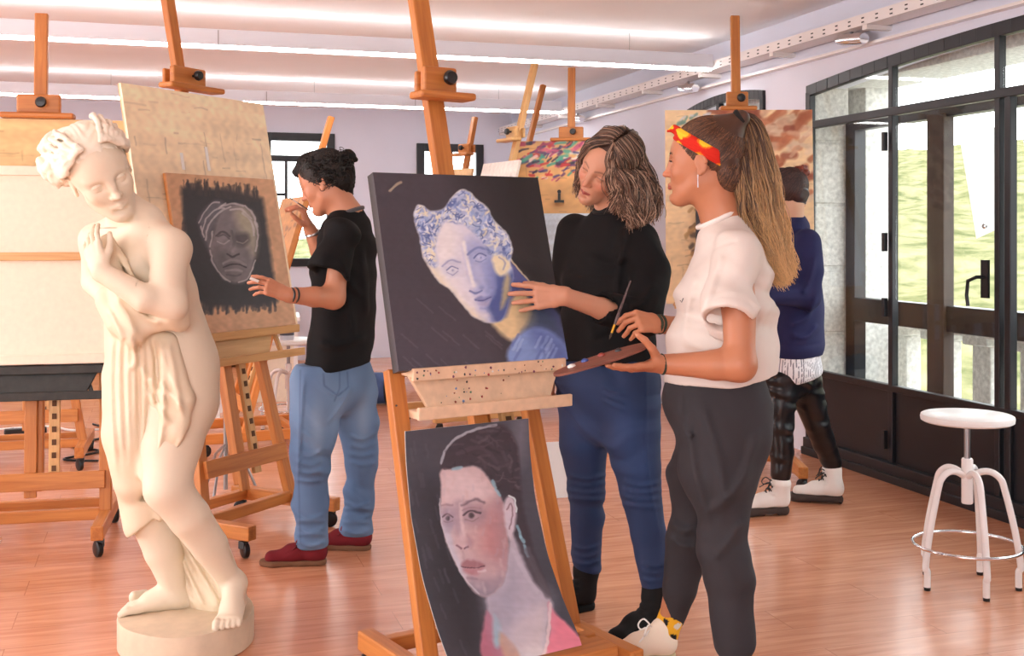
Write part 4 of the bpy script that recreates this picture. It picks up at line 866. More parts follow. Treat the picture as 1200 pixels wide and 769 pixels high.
def surfnets(D, lo, h):
    s = D < 0; n = np.array(D.shape)
    c = np.zeros(tuple(n-1), np.int8)
    corners = [(i, j, k) for i in (0, 1) for j in (0, 1) for k in (0, 1)]
    for i, j, k in corners: c += s[i:n[0]-1+i, j:n[1]-1+j, k:n[2]-1+k]
    act = (c > 0) & (c < 8); I, J, K = np.nonzero(act); N_ = len(I)
    if N_ == 0: return np.zeros((0, 3)), np.zeros((0, 4), int)
    acc = np.zeros((N_, 3)); cnt = np.zeros(N_)
    for a in corners:
        for ax in range(3):
            if a[ax] == 0:
                b = list(a); b[ax] = 1; v0 = D[I+a[0], J+a[1], K+a[2]].astype(float); v1 = D[I+b[0], J+b[1], K+b[2]].astype(float)
                m = (v0 < 0) != (v1 < 0); t = np.where(m, v0/np.where(m, v0-v1, 1), 0); p = np.zeros((N_, 3)); p[:] = a; p[:, ax] += t
                acc += p*m[:, None]; cnt += m
    V = lo+h*(np.stack([I, J, K], -1)+acc/cnt[:, None])
    idx = np.full(tuple(n-1), -1, np.int64); idx[I, J, K] = np.arange(N_); Fs = []
    for ax in range(3):
        o = [q for q in range(3) if q != ax]; sl0 = [slice(None)]*3; sl1 = [slice(None)]*3; sl0[ax] = slice(0, n[ax]-1); sl1[ax] = slice(1, n[ax])
        x = s[tuple(sl0)] != s[tuple(sl1)]; e = np.array(np.nonzero(x)).T
        ok = (e[:, o[0]] > 0) & (e[:, o[1]] > 0) & (e[:, o[0]] < n[o[0]]-1) & (e[:, o[1]] < n[o[1]]-1); e = e[ok]
        q = []
        for d0, d1 in ((-1, -1), (0, -1), (0, 0), (-1, 0)):
            f = e.copy(); f[:, o[0]] += d0; f[:, o[1]] += d1; q.append(idx[f[:, 0], f[:, 1], f[:, 2]])
        q = np.stack(q, -1); ins = s[e[:, 0], e[:, 1], e[:, 2]]; flip = ins if ax != 1 else ~ins
        q[~flip] = q[~flip][:, ::-1]; Fs.append(q)
    Fs = np.vstack(Fs); Fs = Fs[(Fs >= 0).all(1)]
    return V, Fs
def join(parts):
    V = []; Fc = []; n = 0
    for v, f in parts: V.append(v); Fc.append(f+n); n += len(v)
    return np.vstack(V), np.vstack(Fc)
def relax(V, Fc, n=1, lam=.5):
    for _ in range(n):
        S = np.zeros_like(V); C = np.zeros(len(V))
        for a, b in ((0, 1), (1, 2), (2, 3), (3, 0)):
            for x, y in ((a, b), (b, a)): 
                for k in range(3): S[:, k] += np.bincount(Fc[:, x], V[Fc[:, y], k], len(V))
                C += np.bincount(Fc[:, x], minlength=len(V))
        V = V+lam*(S/np.maximum(C, 1)[:, None]-V)
    return V
def sculpt(name, shape, h, m, parent=None, color=None, fine=(), sm=1, pad=None):
    "mesh a shape; fine = [(lo, hi, h)] boxes meshed denser, the rest at h"
    v, f = shape.mesh(h, pad=pad); v = relax(v, f, sm) if sm else v
    if fine:
        keep = np.ones(len(v), bool)
        for lo, hi, hh in fine: keep &= ~((v > np.asarray(lo)+h*.8) & (v < np.asarray(hi)-h*.8)).all(1)
        f = f[keep[f].all(1)]; parts = [(v, f)]
        for lo, hi, hh in fine:
            a, b = shape.mesh(hh, lo, hi); 
            if len(a): parts.append((relax(a, b, 0), b))
        v, f = join(parts); used = np.zeros(len(v), bool); used[f.ravel()] = True; mp = np.cumsum(used)-1; v = v[used]; f = mp[f]
    C = None
    if color is not None:
        C = color(v) if callable(color) else np.tile(np.array(color), (len(v), 1))
    off = np.array(parent_world(parent)) if parent is not None else np.zeros(3)
    o = npmesh(name, v-off, f, m, parent, C); return o
def parent_world(p):
    v = np.zeros(3)
    while p is not None: v = v+np.array(p.location); p = p.parent
    return v
class Frame:
    "x forward, y left, z up"
    def __init__(s, o, fwd, up, sc=1.0):
        s.o = np.asarray(o, float); f = unit(fwd); u = np.asarray(up, float); u = unit(u-f*u.dot(f)); l = np.cross(u, f); s.R = np.stack([f, l, u], 1); s.sc = sc
    def __call__(s, x, y, z): return s.o+s.sc*(s.R@A3(x, y, z))
    def inv(s, V): return ((V-s.o)@s.R)/s.sc
    def v(s, x, y, z): return s.R@A3(x, y, z)
    def rot(s, ax='y', a=0.0):
        c, q = math.cos(a), math.sin(a); r = {'x': [[1,0,0],[0,c,-q],[0,q,c]], 'y': [[c,0,q],[0,1,0],[-q,0,c]], 'z': [[c,-q,0],[q,c,0],[0,0,1]]}[ax]
        return s.R@np.array(r)

def head_shape(S, T, jaw=1.0, nose=1.0, ears=True, lips=1.0, open_eyes=1.0, neck_to=None, neck_r=.055):
    k = T.sc
    def C(a, b, ra, rb, kk=.012): S.u(cone(T(*a), T(*b), ra*k, rb*k), kk*k)
    def E(c, r, kk=.012, R=None): S.u(ell(T(*c), np.array(r)*k, T.R if R is None else R), kk*k)
    def X(c, r, kk=.01, R=None): S.s(ell(T(*c), np.array(r)*k, T.R if R is None else R), kk*k)
    E((-.012,0,.036), (.098,.076,.086), .02); E((.024,0,.02), (.066,.064,.078), .03)
    E((.030,0,-.030), (.058,.056,.080), .03)
    C((.015,.040*jaw,-.062), (.070,.012,-.100), .020, .017, .03); C((.015,-.040*jaw,-.062), (.070,-.012,-.100), .020, .017, .03)
    E((.060,0,-.060), (.034,.036,.046), .02)
    E((.084,0,-.098), (.014,.016,.013), .018)
    for s in (-1, 1):
        E((.058,s*.040,-.024), (.024,.021,.024), .02)
        C((.076,s*.012,.026), (.062,s*.046,.024), .012, .010, .014)
    for s in (-1, 1): X((.098,s*.031,.006), (.020,.017,.0115), .016)
    # nose
    C((.086,0,.022), (.106,0,-.022), .0065, .0085, .014); E((.110,0,-.027), (.011*nose,.0095,.0085), .008)
    for s in (-1, 1): E((.100,s*.0115,-.030), (.009,.0065,.0065), .006)
    for s in (-1, 1): X((.106,s*.0065,-.0375), (.0045,.0032,.003), .003)
    X((.104,0,-.046), (.006,.004,.007), .008)
    # eyes
    for s in (-1, 1):
        E((.0735,s*.0315,.004), (.0125,.0125,.0125), .002)
        for q in range(5):
            a0, a1 = -1.0+.4*q, -.6+.4*q; yy = lambda a: s*(.0315+.0150*math.sin(a)); 
            zu = lambda a: .0045+.0062*math.cos(a*1.25)*open_eyes+.0008-.0012*(1-math.cos(a)); zd = lambda a: .0035-.0055*math.cos(a*1.25)
            xx = lambda a: .0840-.0075*(1-math.cos(a))*1.6-.0
            C((xx(a0), yy(a0), zu(a0)), (xx(a1), yy(a1), zu(a1)), .0027, .0027, .0035)
            C((xx(a0)-.0005, yy(a0), zd(a0)), (xx(a1)-.0005, yy(a1), zd(a1)), .0022, .0022, .0035)
        if open_eyes < .6: E((.0775,s*.0315,.004), (.0105,.013,.0105), .003)
    # mouth
    X((.104,0,-.0625), (.010,.020,.0022), .006)
    for s in (-1, 1):
        C((.0985,s*.003,-.0575), (.0880,s*.022,-.0615), .0046*lips, .0022, .006)
        C((.0975,s*.002,-.0680), (.0875,s*.019,-.0640), .0058*lips, .0022, .006)
    X((.094,0,-.0785), (.008,.020,.005), .010)
    if ears:
        for s in (-1, 1):
            R = T.rot('y', .2); E((-.008,s*.0765,-.004), (.017,.006,.030), .006, R); C((-.014,s*.081,.020), (-.024,s*.082,.0), .005, .005, .004); C((-.014,s*.081,.020), (.002,s*.078,.018), .005, .004, .004)
            E((-.004,s*.077,-.030), (.008,.005,.009), .006); X((-.004,s*.084,-.002), (.009,.005,.016), .004, R)
    if neck_to is not None:
        S.u(cone(T(-.028,0,-.050), neck_to, .052*k, neck_r), .03)
        S.u(cone(T(-.005,0,-.075), np.asarray(neck_to)+T.R[:, 0]*.015, .038*k, neck_r*.9), .03)
def face_color(T, skin, lip, brow, iris=(.05,.03,.02), brow_w=1.0, lashes=True, blush=None, white=(.75,.72,.7), eyes=True):
    def f(V):
        q = T.inv(V); x, y, z = q.T; C = np.tile(np.array(skin), (len(V), 1)).astype(float)
        def mixc(m, c):
            nonlocal C; m = np.clip(m, 0, 1)[:, None]; C = C*(1-m)+np.array(c)*m
        fr = (x > .05)
        ay = np.abs(y)
        if blush is not None: mixc(.5*np.exp(-((ay-.04)/.018)**2-((z+.022)/.018)**2)*fr, blush); mixc(.45*np.exp(-(y/.014)**2-((z+.028)/.01)**2)*(x > .09), blush)
        w = .0235; zl = -.0635-.0*ay; up = .0085*(1-(ay/w)**2)*(1-.25*np.exp(-(ay/.004)**2)); dn = .0105*(1-(ay/w)**2)
        m = ((ay < w) & (z < zl+up) & (z > zl-dn) & (x > .08)); mixc(.9*m, lip); mixc(.8*(m & (np.abs(z-zl) < .0011)), np.array(lip)*.35)
        bz = .0275+.006*np.sin(np.clip((ay-.012)/.036, 0, 1)*2.4)-.004*np.clip((ay-.036)/.012, 0, 1)
        mixc(.85*brow_w*np.exp(-((z-bz)/.0032)**2)*np.clip((ay-.010)/.004, 0, 1)*np.clip((.050-ay)/.006, 0, 1)*(x > .045), brow)
        r = np.sqrt((y-np.sign(y)*.0315)**2+(z-.004)**2); eb = (np.sqrt((x-.0735)**2+(y-np.sign(y)*.0315)**2+(z-.004)**2) < .0134) & (x > .07) & (np.abs(z-.004) < .006) & eyes
        mixc(eb*1.0, white); mixc((eb & (r < .0058))*1.0, iris); mixc((eb & (r < .0026))*1.0, (.005,.005,.005))
        if lashes:
            zz = .0045+.0062*np.cos(np.clip((ay-.0315)/.015, -1, 1)*1.2)-.001
            mixc(.8*np.exp(-((z-zz)/.0016)**2)*(np.abs(ay-.0315) < .0155)*(x > .07), np.array(brow)*.4)
        return C
    return f

def hand(S, w, f, n, thumb_s, curls=(.5,.5,.5,.5), spread=.06, sc=1.0, thumb=None, k=.006, joint_c=1.0, fr=1.0, thumb_dir=(.62,.72,-.25), thumb_curl=.35):
    "w wrist, f finger direction, n out of the back of the hand, thumb_s direction the thumb side points to"
    f = unit(f); n = np.asarray(n, float); n = unit(n-f*n.dot(f)); s = np.cross(f, n)
    if s.dot(np.asarray(thumb_s, float)) < 0: s = -s
    w = np.asarray(w, float); g = lambda a, b, c: w+sc*(f*a+s*b+n*c)
    S.u(ecap(g(-.01,0,0), g(.03,0,0), .027*sc, .019*sc, .033*sc, .016*sc, s), .012)
    S.u(ecap(g(.03,0,0), g(.085,-.001,0), .033*sc, .0145*sc, .040*sc, .0115*sc, s), .014)
    tips = []
    for i, (b, L, r) in enumerate(((.030,.072,.0083), (.010,.080,.0085), (-.0105,.075,.0080), (-.0300,.060,.0070))):
        d = unit(f+s*(spread*(1.5-i))); p = g(.088-.004*abs(i-1), b, .001); a = curls[i]
        S.u(cone(g(.05, b*.8, .002), p, .009*sc, .0092*sc*fr), .006)
        for j, (q, cc) in enumerate(((.45, .8), (.30, 1.0), (.25, .7))):
            ang = a*cc*joint_c; d = d*math.cos(ang)-n*math.sin(ang) if j == 0 else d*math.cos(ang)+np.cross(np.cross(d, -n), d)*math.sin(ang)*1.0
            d = unit(d); e = p+d*L*q*sc; S.u(cone(p, e, r*sc*fr*(1-.05*j), r*sc*fr*(.95-.07*j)), .0035); p = e
        tips.append(p)
    # thumb
    tb = g(.022, .022, -.008); td = unit(f*thumb_dir[0]+s*thumb_dir[1]+n*thumb_dir[2])
    p1 = tb+td*.040*sc; S.u(cone(g(.012,.010,-.004), p1, .0155*sc, .0115*sc), .010)
    d2 = unit(td+f*thumb_curl-s*thumb_curl*.3); p2 = p1+d2*.032*sc; S.u(cone(p1, p2, .0108*sc, .0100*sc), .004)
    d3 = unit(d2+f*thumb_curl*.8-s*thumb_curl*.5); p3 = p2+d3*.024*sc; S.u(cone(p2, p3, .0100*sc, .0080*sc), .003)
    tips.append(p3); return tips

def wrinkle(u, freq, amp, seed, u2=None, warp=1.0, sharp=1.5):
    "cloth folds running across direction u"
    rng = np.random.RandomState(seed); u = unit(u); r = [unit(rng.normal(size=3)) for _ in range(5)]; ph = rng.uniform(0, 6.28, 6)
    def f(X, Y, Z, d):
        dot = lambda v: X*v[0]+Y*v[1]+Z*v[2]
        w = warp*(np.sin(dot(r[0])*freq*.35+ph[0])+.7*np.sin(dot(r[1])*freq*.6+ph[1])); s1 = np.sin(dot(u)*freq+w+ph[2])
        mask = np.clip(.5+.8*np.sin(dot(r[2])*freq*.3+ph[3])*np.sin(dot(r[3])*freq*.25+ph[4]), 0, 1)
        return d-1.9*amp*mask*(np.abs(s1)**sharp*np.sign(s1))
    return f
def tubes(name, strands, rad, m, parent=None, cols=None, sides=4):
    "strands: (N,K,3); rad (N,K); cols (N,K,3)"
    S_ = np.asarray(strands, float); N_, K_ = S_.shape[:2]; T_ = np.gradient(S_, axis=1); T_ /= np.linalg.norm(T_, axis=2, keepdims=True)+1e-12
    ref = np.array([.31, .87, .38]); x = np.cross(T_, ref); x /= np.linalg.norm(x, axis=2, keepdims=True)+1e-12; y = np.cross(T_, x)
    a = np.arange(sides)*2*math.pi/sides; R = np.broadcast_to(np.asarray(rad, float), (N_, K_))[..., None, None]
    V = S_[:, :, None, :]+R*(x[:, :, None, :]*np.cos(a)[None, None, :, None]+y[:, :, None, :]*np.sin(a)[None, None, :, None])
    i = np.arange(N_*K_*sides).reshape(N_, K_, sides); j = np.roll(i, -1, 2)
    Fc = np.stack([i[:, :-1], j[:, :-1], j[:, 1:], i[:, 1:]], -1).reshape(-1, 4)
    C = None if cols is None else np.repeat(np.broadcast_to(cols, (N_, K_, 3))[:, :, None, :], sides, 2).reshape(-1, 3)
    off = np.array(parent_world(parent)) if parent is not None else np.zeros(3)
    return npmesh(name, V.reshape(-1, 3)-off, Fc, m, parent, C)
def guide_strands(guides, n, K, seed, jit=.006, wave=.004, wfreq=9, order=True, clump=10, frizz=0.0):
    "strands between neighbouring guide curves"
    rng = np.random.RandomState(seed); G = []
    for g in guides:
        g = spline(np.array(g, float), 8, False); L = np.r_[0, np.cumsum(np.linalg.norm(np.diff(g, axis=0), axis=1))]; t = np.linspace(0, L[-1], K)
        G.append(np.stack([np.interp(t, L, g[:, k]) for k in range(3)], -1))
    G = np.array(G); t = rng.uniform(0, len(G)-1, n); i = np.minimum(t.astype(int), len(G)-2); w = (t-i)[:, None, None]
    S_ = G[i]*(1-w)+G[i+1]*w; s = np.linspace(0, 1, K)[None, :, None]
    cl = (t*clump).astype(int); ph = rng.uniform(0, 6.28, (int(len(G)*clump)+2, 3))[cl]
    S_ = S_+rng.normal(size=(n, 1, 3))*jit*(.35+.65*s)
    S_ = S_+wave*s**.7*np.sin(s*wfreq+ph[:, None, :])+frizz*rng.normal(size=(n, 3))[:, None, :]*s**2*np.sin(s*7+rng.uniform(0,6.28,(n,1,1)))
    return S_
M['skin'] = vcol_mat('skin', .48, bump=.08, bscale=260, sss=.12)
M['hair'] = vcol_mat('hair', .38, spec=.5)
M['cloth'] = vcol_mat('cotton', .85, bump=.25, bscale=420, spec=.25)
M['denim'] = vcol_mat('denim', .8, bump=.35, bscale=500)
M['leatherette'] = mat('black_leatherette', srgb(22,22,26), .28, bump=.3, bscale=18)
M['black_cloth'] = mat('black_jersey', srgb(22,21,23), .85, bump=.2, bscale=300, sheen=.1)
M['plaster'] = vcol_mat('old_plaster', .62, bump=.12, bscale=60, noise=.04, nscale=9, sss=.0)
# ------------------------------------------------------------------ people
SK = lambda r, g, b: np.array(srgb(r, g, b))
def shoe(name, parent, heel, d, style, sole_c, up_c, label=None, L=.27, lace_c=(.8,.8,.78), shaft=0.0, sole_h=.022, shaft_to=None, wide=1.0):
    d = np.array([d[0], d[1], 0.0]); T = Frame(A3(heel[0], heel[1], 0), d, (0,0,1)); k = L/.27; w = wide
    lo = T.o-.5; hi = T.o+.5
    S = Shape(); S.u(ecap(T(.035*k,0,sole_h*.5), T(.10*k,0,sole_h*.5), .034*w, .03, .036*w, .03, T.R[:,1]), .01); S.u(ecap(T(.10*k,0,sole_h*.5), T(.205*k,0,sole_h*.5), .036*w, .03, .046*w, .03, T.R[:,1]), .02); S.u(ecap(T(.205*k,0,sole_h*.5), T(.232*k,0,sole_h*.5), .046*w, .03, .036*w, .03, T.R[:,1]), .02)
    S.cut(T(0,0,0.0), (0,0,-1), lo, hi); S.cut(T(0,0,sole_h), (0,0,1), lo, hi)
    if style == 'boot': S.cut(T(.095*k,0,.010), T.v(0,0,-1), T(.095*k,-.1,-.02)*0+np.minimum(T(.07*k,-.08,-.02), T(.12*k,.08,.0)), np.maximum(T(.07*k,-.08,-.02), T(.12*k,.08,.012)))
    so = sculpt('shoe_sole', S, .0035, M['cloth'], parent, sole_c)
    S = Shape(); z0 = sole_h
    S.u(ecap(T(.04*k,0,z0+.02), T(.13*k,0,z0+.018), .031*w, .03, .034*w, .028, T.R[:,1]), .02); S.u(ecap(T(.13*k,0,z0+.014), T(.215*k,0,z0+.008), .036*w, .030, .038*w, .026, T.R[:,1]), .02)
    S.u(cone(T(.045*k,0,z0+.045), T(.14*k,0,z0+.030), .034, .030), .03)
    top = T(.05*k,0,z0+.06+shaft) if shaft_to is None else shaft_to
    S.u(cone(T(.048*k,0,z0+.03), top, .038, .036+.012*(shaft > .03)), .025)
    if shaft > .03:
        for q in range(3): S.crease([T(.085*k,-.04,z0+.055+.022*q), T(.09*k,0,z0+.045+.022*q), T(.085*k,.04,z0+.055+.022*q)], -.003, .006)
    S.cut(T(0,0,sole_h-.002), (0,0,-1), lo, hi)
    up = sculpt(name, S, .0035, M['cloth'] if style != 'shine' else M['leatherette'], parent, up_c)
    if label: up['label'] = label
    if style in ('sneaker', 'boot'):
        b = MB(); n = 5
        for q in range(n):
            x = .085+.018*q; zz = z0+.070-.0085*q if style == 'sneaker' else z0+.105-.018*q; xx = x*k if style == 'sneaker' else (.088+.014*q)*k
            b.tube([T(xx-.004,-.022,zz-.014), T(xx,0,zz+.001), T(xx+.006,.022,zz-.014)], .0032, 6)
            b.tube([T(xx+.006,-.022,zz-.014), T(xx+.002,0,zz+.002), T(xx-.004,.022,zz-.014)], .0032, 6)
        zz = z0+.075 if style == 'sneaker' else z0+.11; xx = .085*k
        for s in (-1, 1): pp = spline([T(xx,0,zz), T(xx+.02,s*.03,zz+.018), T(xx+.035,s*.045,zz-.002), T(xx+.03,s*.03,zz-.014), T(xx,0,zz)], 5, False); b.tube(pp, .0026, 6); b.tube([T(xx,0,zz), T(xx+.02,s*.02,zz-.006), T(xx+.05,s*.038,zz-.03)], .0024, 6)
        off = parent_world(parent); b.v = [tuple(np.array(v)-off) for v in b.v]
        m = LACE.setdefault(tuple(lace_c), mat('shoe_lace', lace_c, .8)); b.build('laces', m, up)
        for o in up.children: pass
    return up
LACE = {}
def scalp(T, starts, end, c, r, n_, K, seed, m, parent, cols, lift=1.01, rad=.0011, name='hair_strands', spread=.01):
    "fine strands lying on the skull ellipsoid, from the hairline points to one end point (head coordinates)"
    rng = np.random.RandomState(seed); st = spline(np.array(starts, float), 12, False); i = rng.uniform(0, len(st)-1.001, n_); j = i.astype(int); a = st[j]+(st[j+1]-st[j])*(i-j)[:, None]
    a = a+rng.normal(size=a.shape)*spread*.4; e = np.array(end)+rng.normal(size=a.shape)*spread; t = np.linspace(0, 1, K)[None, :, None]; p = a[:, None]*(1-t)+e[:, None]*t
    q = (p-np.array(c))/np.array(r); ln = np.linalg.norm(q, axis=2, keepdims=True); q = q/ln*(lift+.012*rng.rand(n_, 1, 1)); p = q*np.array(r)+np.array(c)
    W = T.o+T.sc*(p@T.R.T); C = cols[rng.randint(len(cols), size=n_)][:, None, :]*np.ones((1, K, 1)); C = C*(.75+.5*rng.rand(n_, 1, 1))
    return tubes(name, W, rad, m, parent, C)
def seg_tube(parent, name, m, pts, r, n=8, closed=False):
    b = MB(); b.tube(pts, r, n, closed); off = parent_world(parent); b.v = [tuple(np.array(v)-off) for v in b.v]; return b.build(name, m, parent)
def ring(c, ax, r, k=20, sq=1.0, side=None):
    ax = unit(ax); x = np.cross(ax, (0,0,1)) if side is None else np.asarray(side, float); x = unit(x-ax*ax.dot(x)); y = np.cross(ax, x)
    return [np.asarray(c)+x*r*math.cos(2*math.pi*i/k)+y*r*sq*math.sin(2*math.pi*i/k) for i in range(k)]
def box8(c, r): c = np.asarray(c, float); return c-r, c+r
def brush(label, a, b, r=.0035, tip_c=(220,170,60)):
    "a = bristle tip, b = handle end"
    a = np.asarray(a, float); b = np.asarray(b, float); u = unit(b-a); t = thing('paintbrush', label, 'paintbrush', tuple(a), 0, 'paintbrushes'); L = np.linalg.norm(b-a)
    g = MB(); pts = [u*.045, u*.07, u*(L*.45), u*(L*.8), u*L]; g.tube(pts, [r*.8, r*1.2, r, r*.75, r*.5], 10); g.build('handle', mat('speckled_handle', srgb(92,74,74), .4, noise=.6, nscale=90), t)
    g = MB(); g.tube([u*.020, u*.046], [r*.85, r*.85], 10); g.build('ferrule', mat('brass_ferrule', srgb(*tip_c), .3, metal=.8), t)
    g = MB(); g.tube([u*0, u*.010, u*.021], [r*.15, r*.8, r*.8], 10); g.build('bristles', mat('bristle', srgb(60,44,30), .7), t); return t

# ---- C: student with the ponytail, white T-shirt
YC = 3.42
PC = thing('person', 'person with a long ponytail, red headband and white T-shirt, holding a palette', 'person', (.62, 3.42, 0))
sk = SK(190,126,92)
TC = Frame(P(824,192,YC), (-.94,.34,-.02), (.0,0,1), 1.02)
S = Shape(); nb = P(850,262,3.43); head_shape(S, TC, neck_to=nb, neck_r=.056, lips=1.15, nose=.95)
shN, shF = P(860,300,3.27), P(850,292,3.58); elN, wrN = P(867,428,3.15), P(776,427,3.19); elF, wrF = P(846,392,3.62), P(775,380,3.48)
S.u(ecap(nb, P(852,300,YC), .06, .05, .13, .065, (0,1,0)), .04); S.u(ecap(P(852,300,YC), P(846,400,YC), .13, .07, .10, .07, (0,1,0)), .04); S.u(ecap(P(846,400,YC), P(842,465,YC), .10, .07, .12, .09, (0,1,0)), .04)
S.chain([shN, P(866,362,3.19), elN], [.052,.047,.041], .03); S.chain([elN, P(838,428,3.16), wrN], [.042,.041,.027], .03)
S.chain([shF, elF], [.05,.04], .03); S.chain([elF, P(812,385,3.55), wrF], [.04,.036,.026], .03)
hN, kN, aN = P(848,475,3.33), P(846,610,3.31), P(861,752,3.28); hF, kF, aF = P(832,475,3.52), P(808,622,3.54), P(782,732,3.61)
for h_, k_, a_ in ((hN,kN,aN),(hF,kF,aF)): S.chain([h_, k_, a_], [.07,.045,.030], .04); 
S.chain([aF, A3(*(P(765,760,3.6)[:2]),.04)], [.028,.024], .02); S.chain([aN, aN+A3(-.03,-.01,-.08)], [.028,.024], .02)
hand(S, wrN, P(700,436,3.13)-wrN, (.05,-.25,-1), (0,-1,0), curls=(.10,.12,.14,.2), spread=.03, thumb_dir=(.45,.35,-.95), thumb_curl=.30)
S2t = hand(S, wrF, P(725,373,3.40)-wrF, (.15,-.75,.65), (-.3,.2,1), curls=(.85,1.0,1.1,1.15), spread=.01, thumb_dir=(.85,.25,-.55), thumb_curl=.25)
fineC = [(*box8(TC(0,0,-.01), .155), .0025), (P(690,460,3.35), P(802,395,3.02)), (P(704,410,3.60), P(792,350,3.30))]
def nb_(lo, hi): return np.minimum(lo, hi), np.maximum(lo, hi)
fineC = [fineC[0], (*nb_(*fineC[1]), .0024), (*nb_(*fineC[2]), .0024)]
sculpt('body', S, .008, M['skin'], PC, face_color(TC, sk, SK(176,86,72), SK(52,34,24), blush=SK(206,118,88)), fine=fineC)
# T-shirt
S = Shape(); lat = (0,1,0)
rows = [(853,286,.150,.070),(853,304,.182,.100),(851,330,.178,.128),(849,362,.178,.142),(846,400,.182,.156),(843,450,.186,.162)]
for (x0,y0,w0,d0),(x1,y1,w1,d1) in zip(rows[:-1], rows[1:]): S.u(ecap(P(x0,y0,YC), P(x1,y1,YC), w0, d0, w1, d1, lat), .015)
S.u(cone(nb+A3(0,0,-.03), nb+A3(.0,0,-.012), .074, .068), .05)
lo, hi = S.bounds(); S.cut(P(843,441,YC), (0.12,0,-1), lo-.2, hi+.2)
S.s(ecap(P(843,462,YC), P(844,436,YC), .160, .135, .155, .130, lat), .004)
S.s(cone(nb+A3(-.012,0,.0), nb+A3(-.03,0,.08), .060, .062), .004)
h0, h1 = P(861,300,3.28), P(853,376,3.14); ax = unit(h1-h0); n0 = len(S.ops)
S.u(cone(h0, h1+ax*.03, .070, .074), .03); S.cut(h1, ax, h1-.13, h1+.13); S.s(cone(h1-ax*.03, h1+ax*.06, .056, .060), .003); S.ops = S.ops[n0:]+S.ops[:n0]
h2, h3 = P(850,298,3.56), P(850,372,3.68); S.u(cone(h2, h3, .068, .074), .03)
S.disp(lo-.1, hi+.1, wrinkle((.35,.1,.9), 30, .0062, 5, warp=1.8)); S.disp(lo-.1, hi+.1, wrinkle((.8,.2,-.5), 40, .0045, 9, warp=1.7))
for q in ([P(822,376,3.2),P(835,330,3.17),P(846,298,3.19)],[P(905,350,3.4),P(890,380,3.28),P(880,400,3.27)],[P(800,400,3.27),P(830,410,3.25),P(860,405,3.25)],[P(800,425,3.27),P(830,428,3.25),P(855,420,3.25)],[P(815,320,3.27),P(806,360,3.26),P(800,395,3.25)]): S.crease(q, .007, .012)
S.crease(ring(h1-ax*.012, ax, .078, 16)+ring(h1-ax*.012, ax, .078, 16)[:1], .0015, .004)
S.crease([P(829,299,3.2),P(840,290,3.22),P(858,284,3.27),P(872,286,3.35)], -.0025, .004)
ts = sculpt('tshirt', S, .0055, M['cloth'], PC, SK(224,214,206), sm=1)
seg_tube(PC, 'collar', mat('white_rib', srgb(238,230,224), .85), ring(P(841,256,3.425), (-.42,0,.9), .064, 28, 1.0, (0,1,0)), .0075, 8, True)
# trousers
S = Shape(); 
S.u(ecap(P(840,430,YC), P(838,470,YC), .160, .125, .180, .142, lat), .04); S.u(ecap(P(838,470,YC), P(842,520,YC), .178, .145, .160, .120, lat), .05)
S.u(cone(P(862,478,3.35), P(860,505,3.33), .105, .100), .05)
S.chain([P(842,500,3.34), P(843,560,3.32), P(848,615,3.30), P(853,680,3.29), P(861,752,3.28)], [.118,.104,.078,.068,.060], .04)
S.chain([P(834,500,3.50), P(822,560,3.53), P(806,630,3.55), P(796,690,3.58), P(787,726,3.61)], [.110,.096,.066,.050,.038], .04)
lo, hi = S.bounds(); S.cut(P(840,436,YC), (0,0,1), lo-.2, hi+.2); cf = unit(P(786,732,3.61)-P(796,690,3.58)); S.cut(P(785.5,732,3.61), cf, P(785,732,3.61)-.12, P(785,732,3.61)+.12)
S.disp(lo, hi, wrinkle((.25,0,1), 22, .006, 12, warp=2.2)); S.disp(lo, hi, wrinkle((.9,.1,.45), 30, .004, 14, warp=1.5))
for q in ([P(820,470,3.22),P(842,540,3.2),P(850,600,3.22)],[P(890,500,3.25),P(872,555,3.22),P(846,590,3.22)],[P(884,545,3.28),P(860,580,3.22),P(830,600,3.24)],[P(806,500,3.3),P(815,560,3.25),P(832,620,3.22)],[P(872,610,3.25),P(850,640,3.22),P(835,655,3.24)],[P(785,610,3.5),P(800,622,3.45),P(815,618,3.45)],[P(786,628,3.5),P(800,640,3.46),P(812,638,3.45)],[P(800,480,3.35),P(806,505,3.33),P(812,512,3.3)]): S.crease(q, .009, .014)
S.crease([P(799,462,3.30),P(800,490,3.28),P(808,506,3.25),P(816,504,3.22)], -.006, .006)
sculpt('trousers', S, .006, M['cloth'], PC, SK(56,54,58))
# sock and shoes
S = Shape(); S.chain([P(788,720,3.61), P(778,744,3.60)], [.041,.039], .02); S.chain([P(778,744,3.60), P(768,752,3.59)], [.039,.034], .02)
def sockc(V):
    rng = np.random.RandomState(1); C = np.tile(SK(236,176,44), (len(V), 1))
    s = np.sin(V[:, 0]*95+V[:, 2]*60)+np.sin(V[:, 2]*130-V[:, 1]*40+1)+np.sin(V[:, 0]*60-V[:, 2]*90+2); C[s > .9] = SK(30,28,30); C[s < -1.7] = SK(228,222,206); return C
tag(sculpt('sock', S, .0035, M['cloth'], PC, sockc), 'yellow sock with a black and white pattern')
shoe('shoe', PC, P(792,769,3.60), (-1,-.10), 'sneaker', SK(206,188,150), SK(240,226,206), label='cream canvas sneaker', lace_c=(.9,.88,.84), shaft=.01, L=.235)
shoe('shoe', PC, A3(.672, 3.28, 0), (-1,-.2), 'sneaker', SK(206,188,150), SK(240,226,206), label='cream canvas sneaker', lace_c=(.9,.88,.84), shaft=.01)
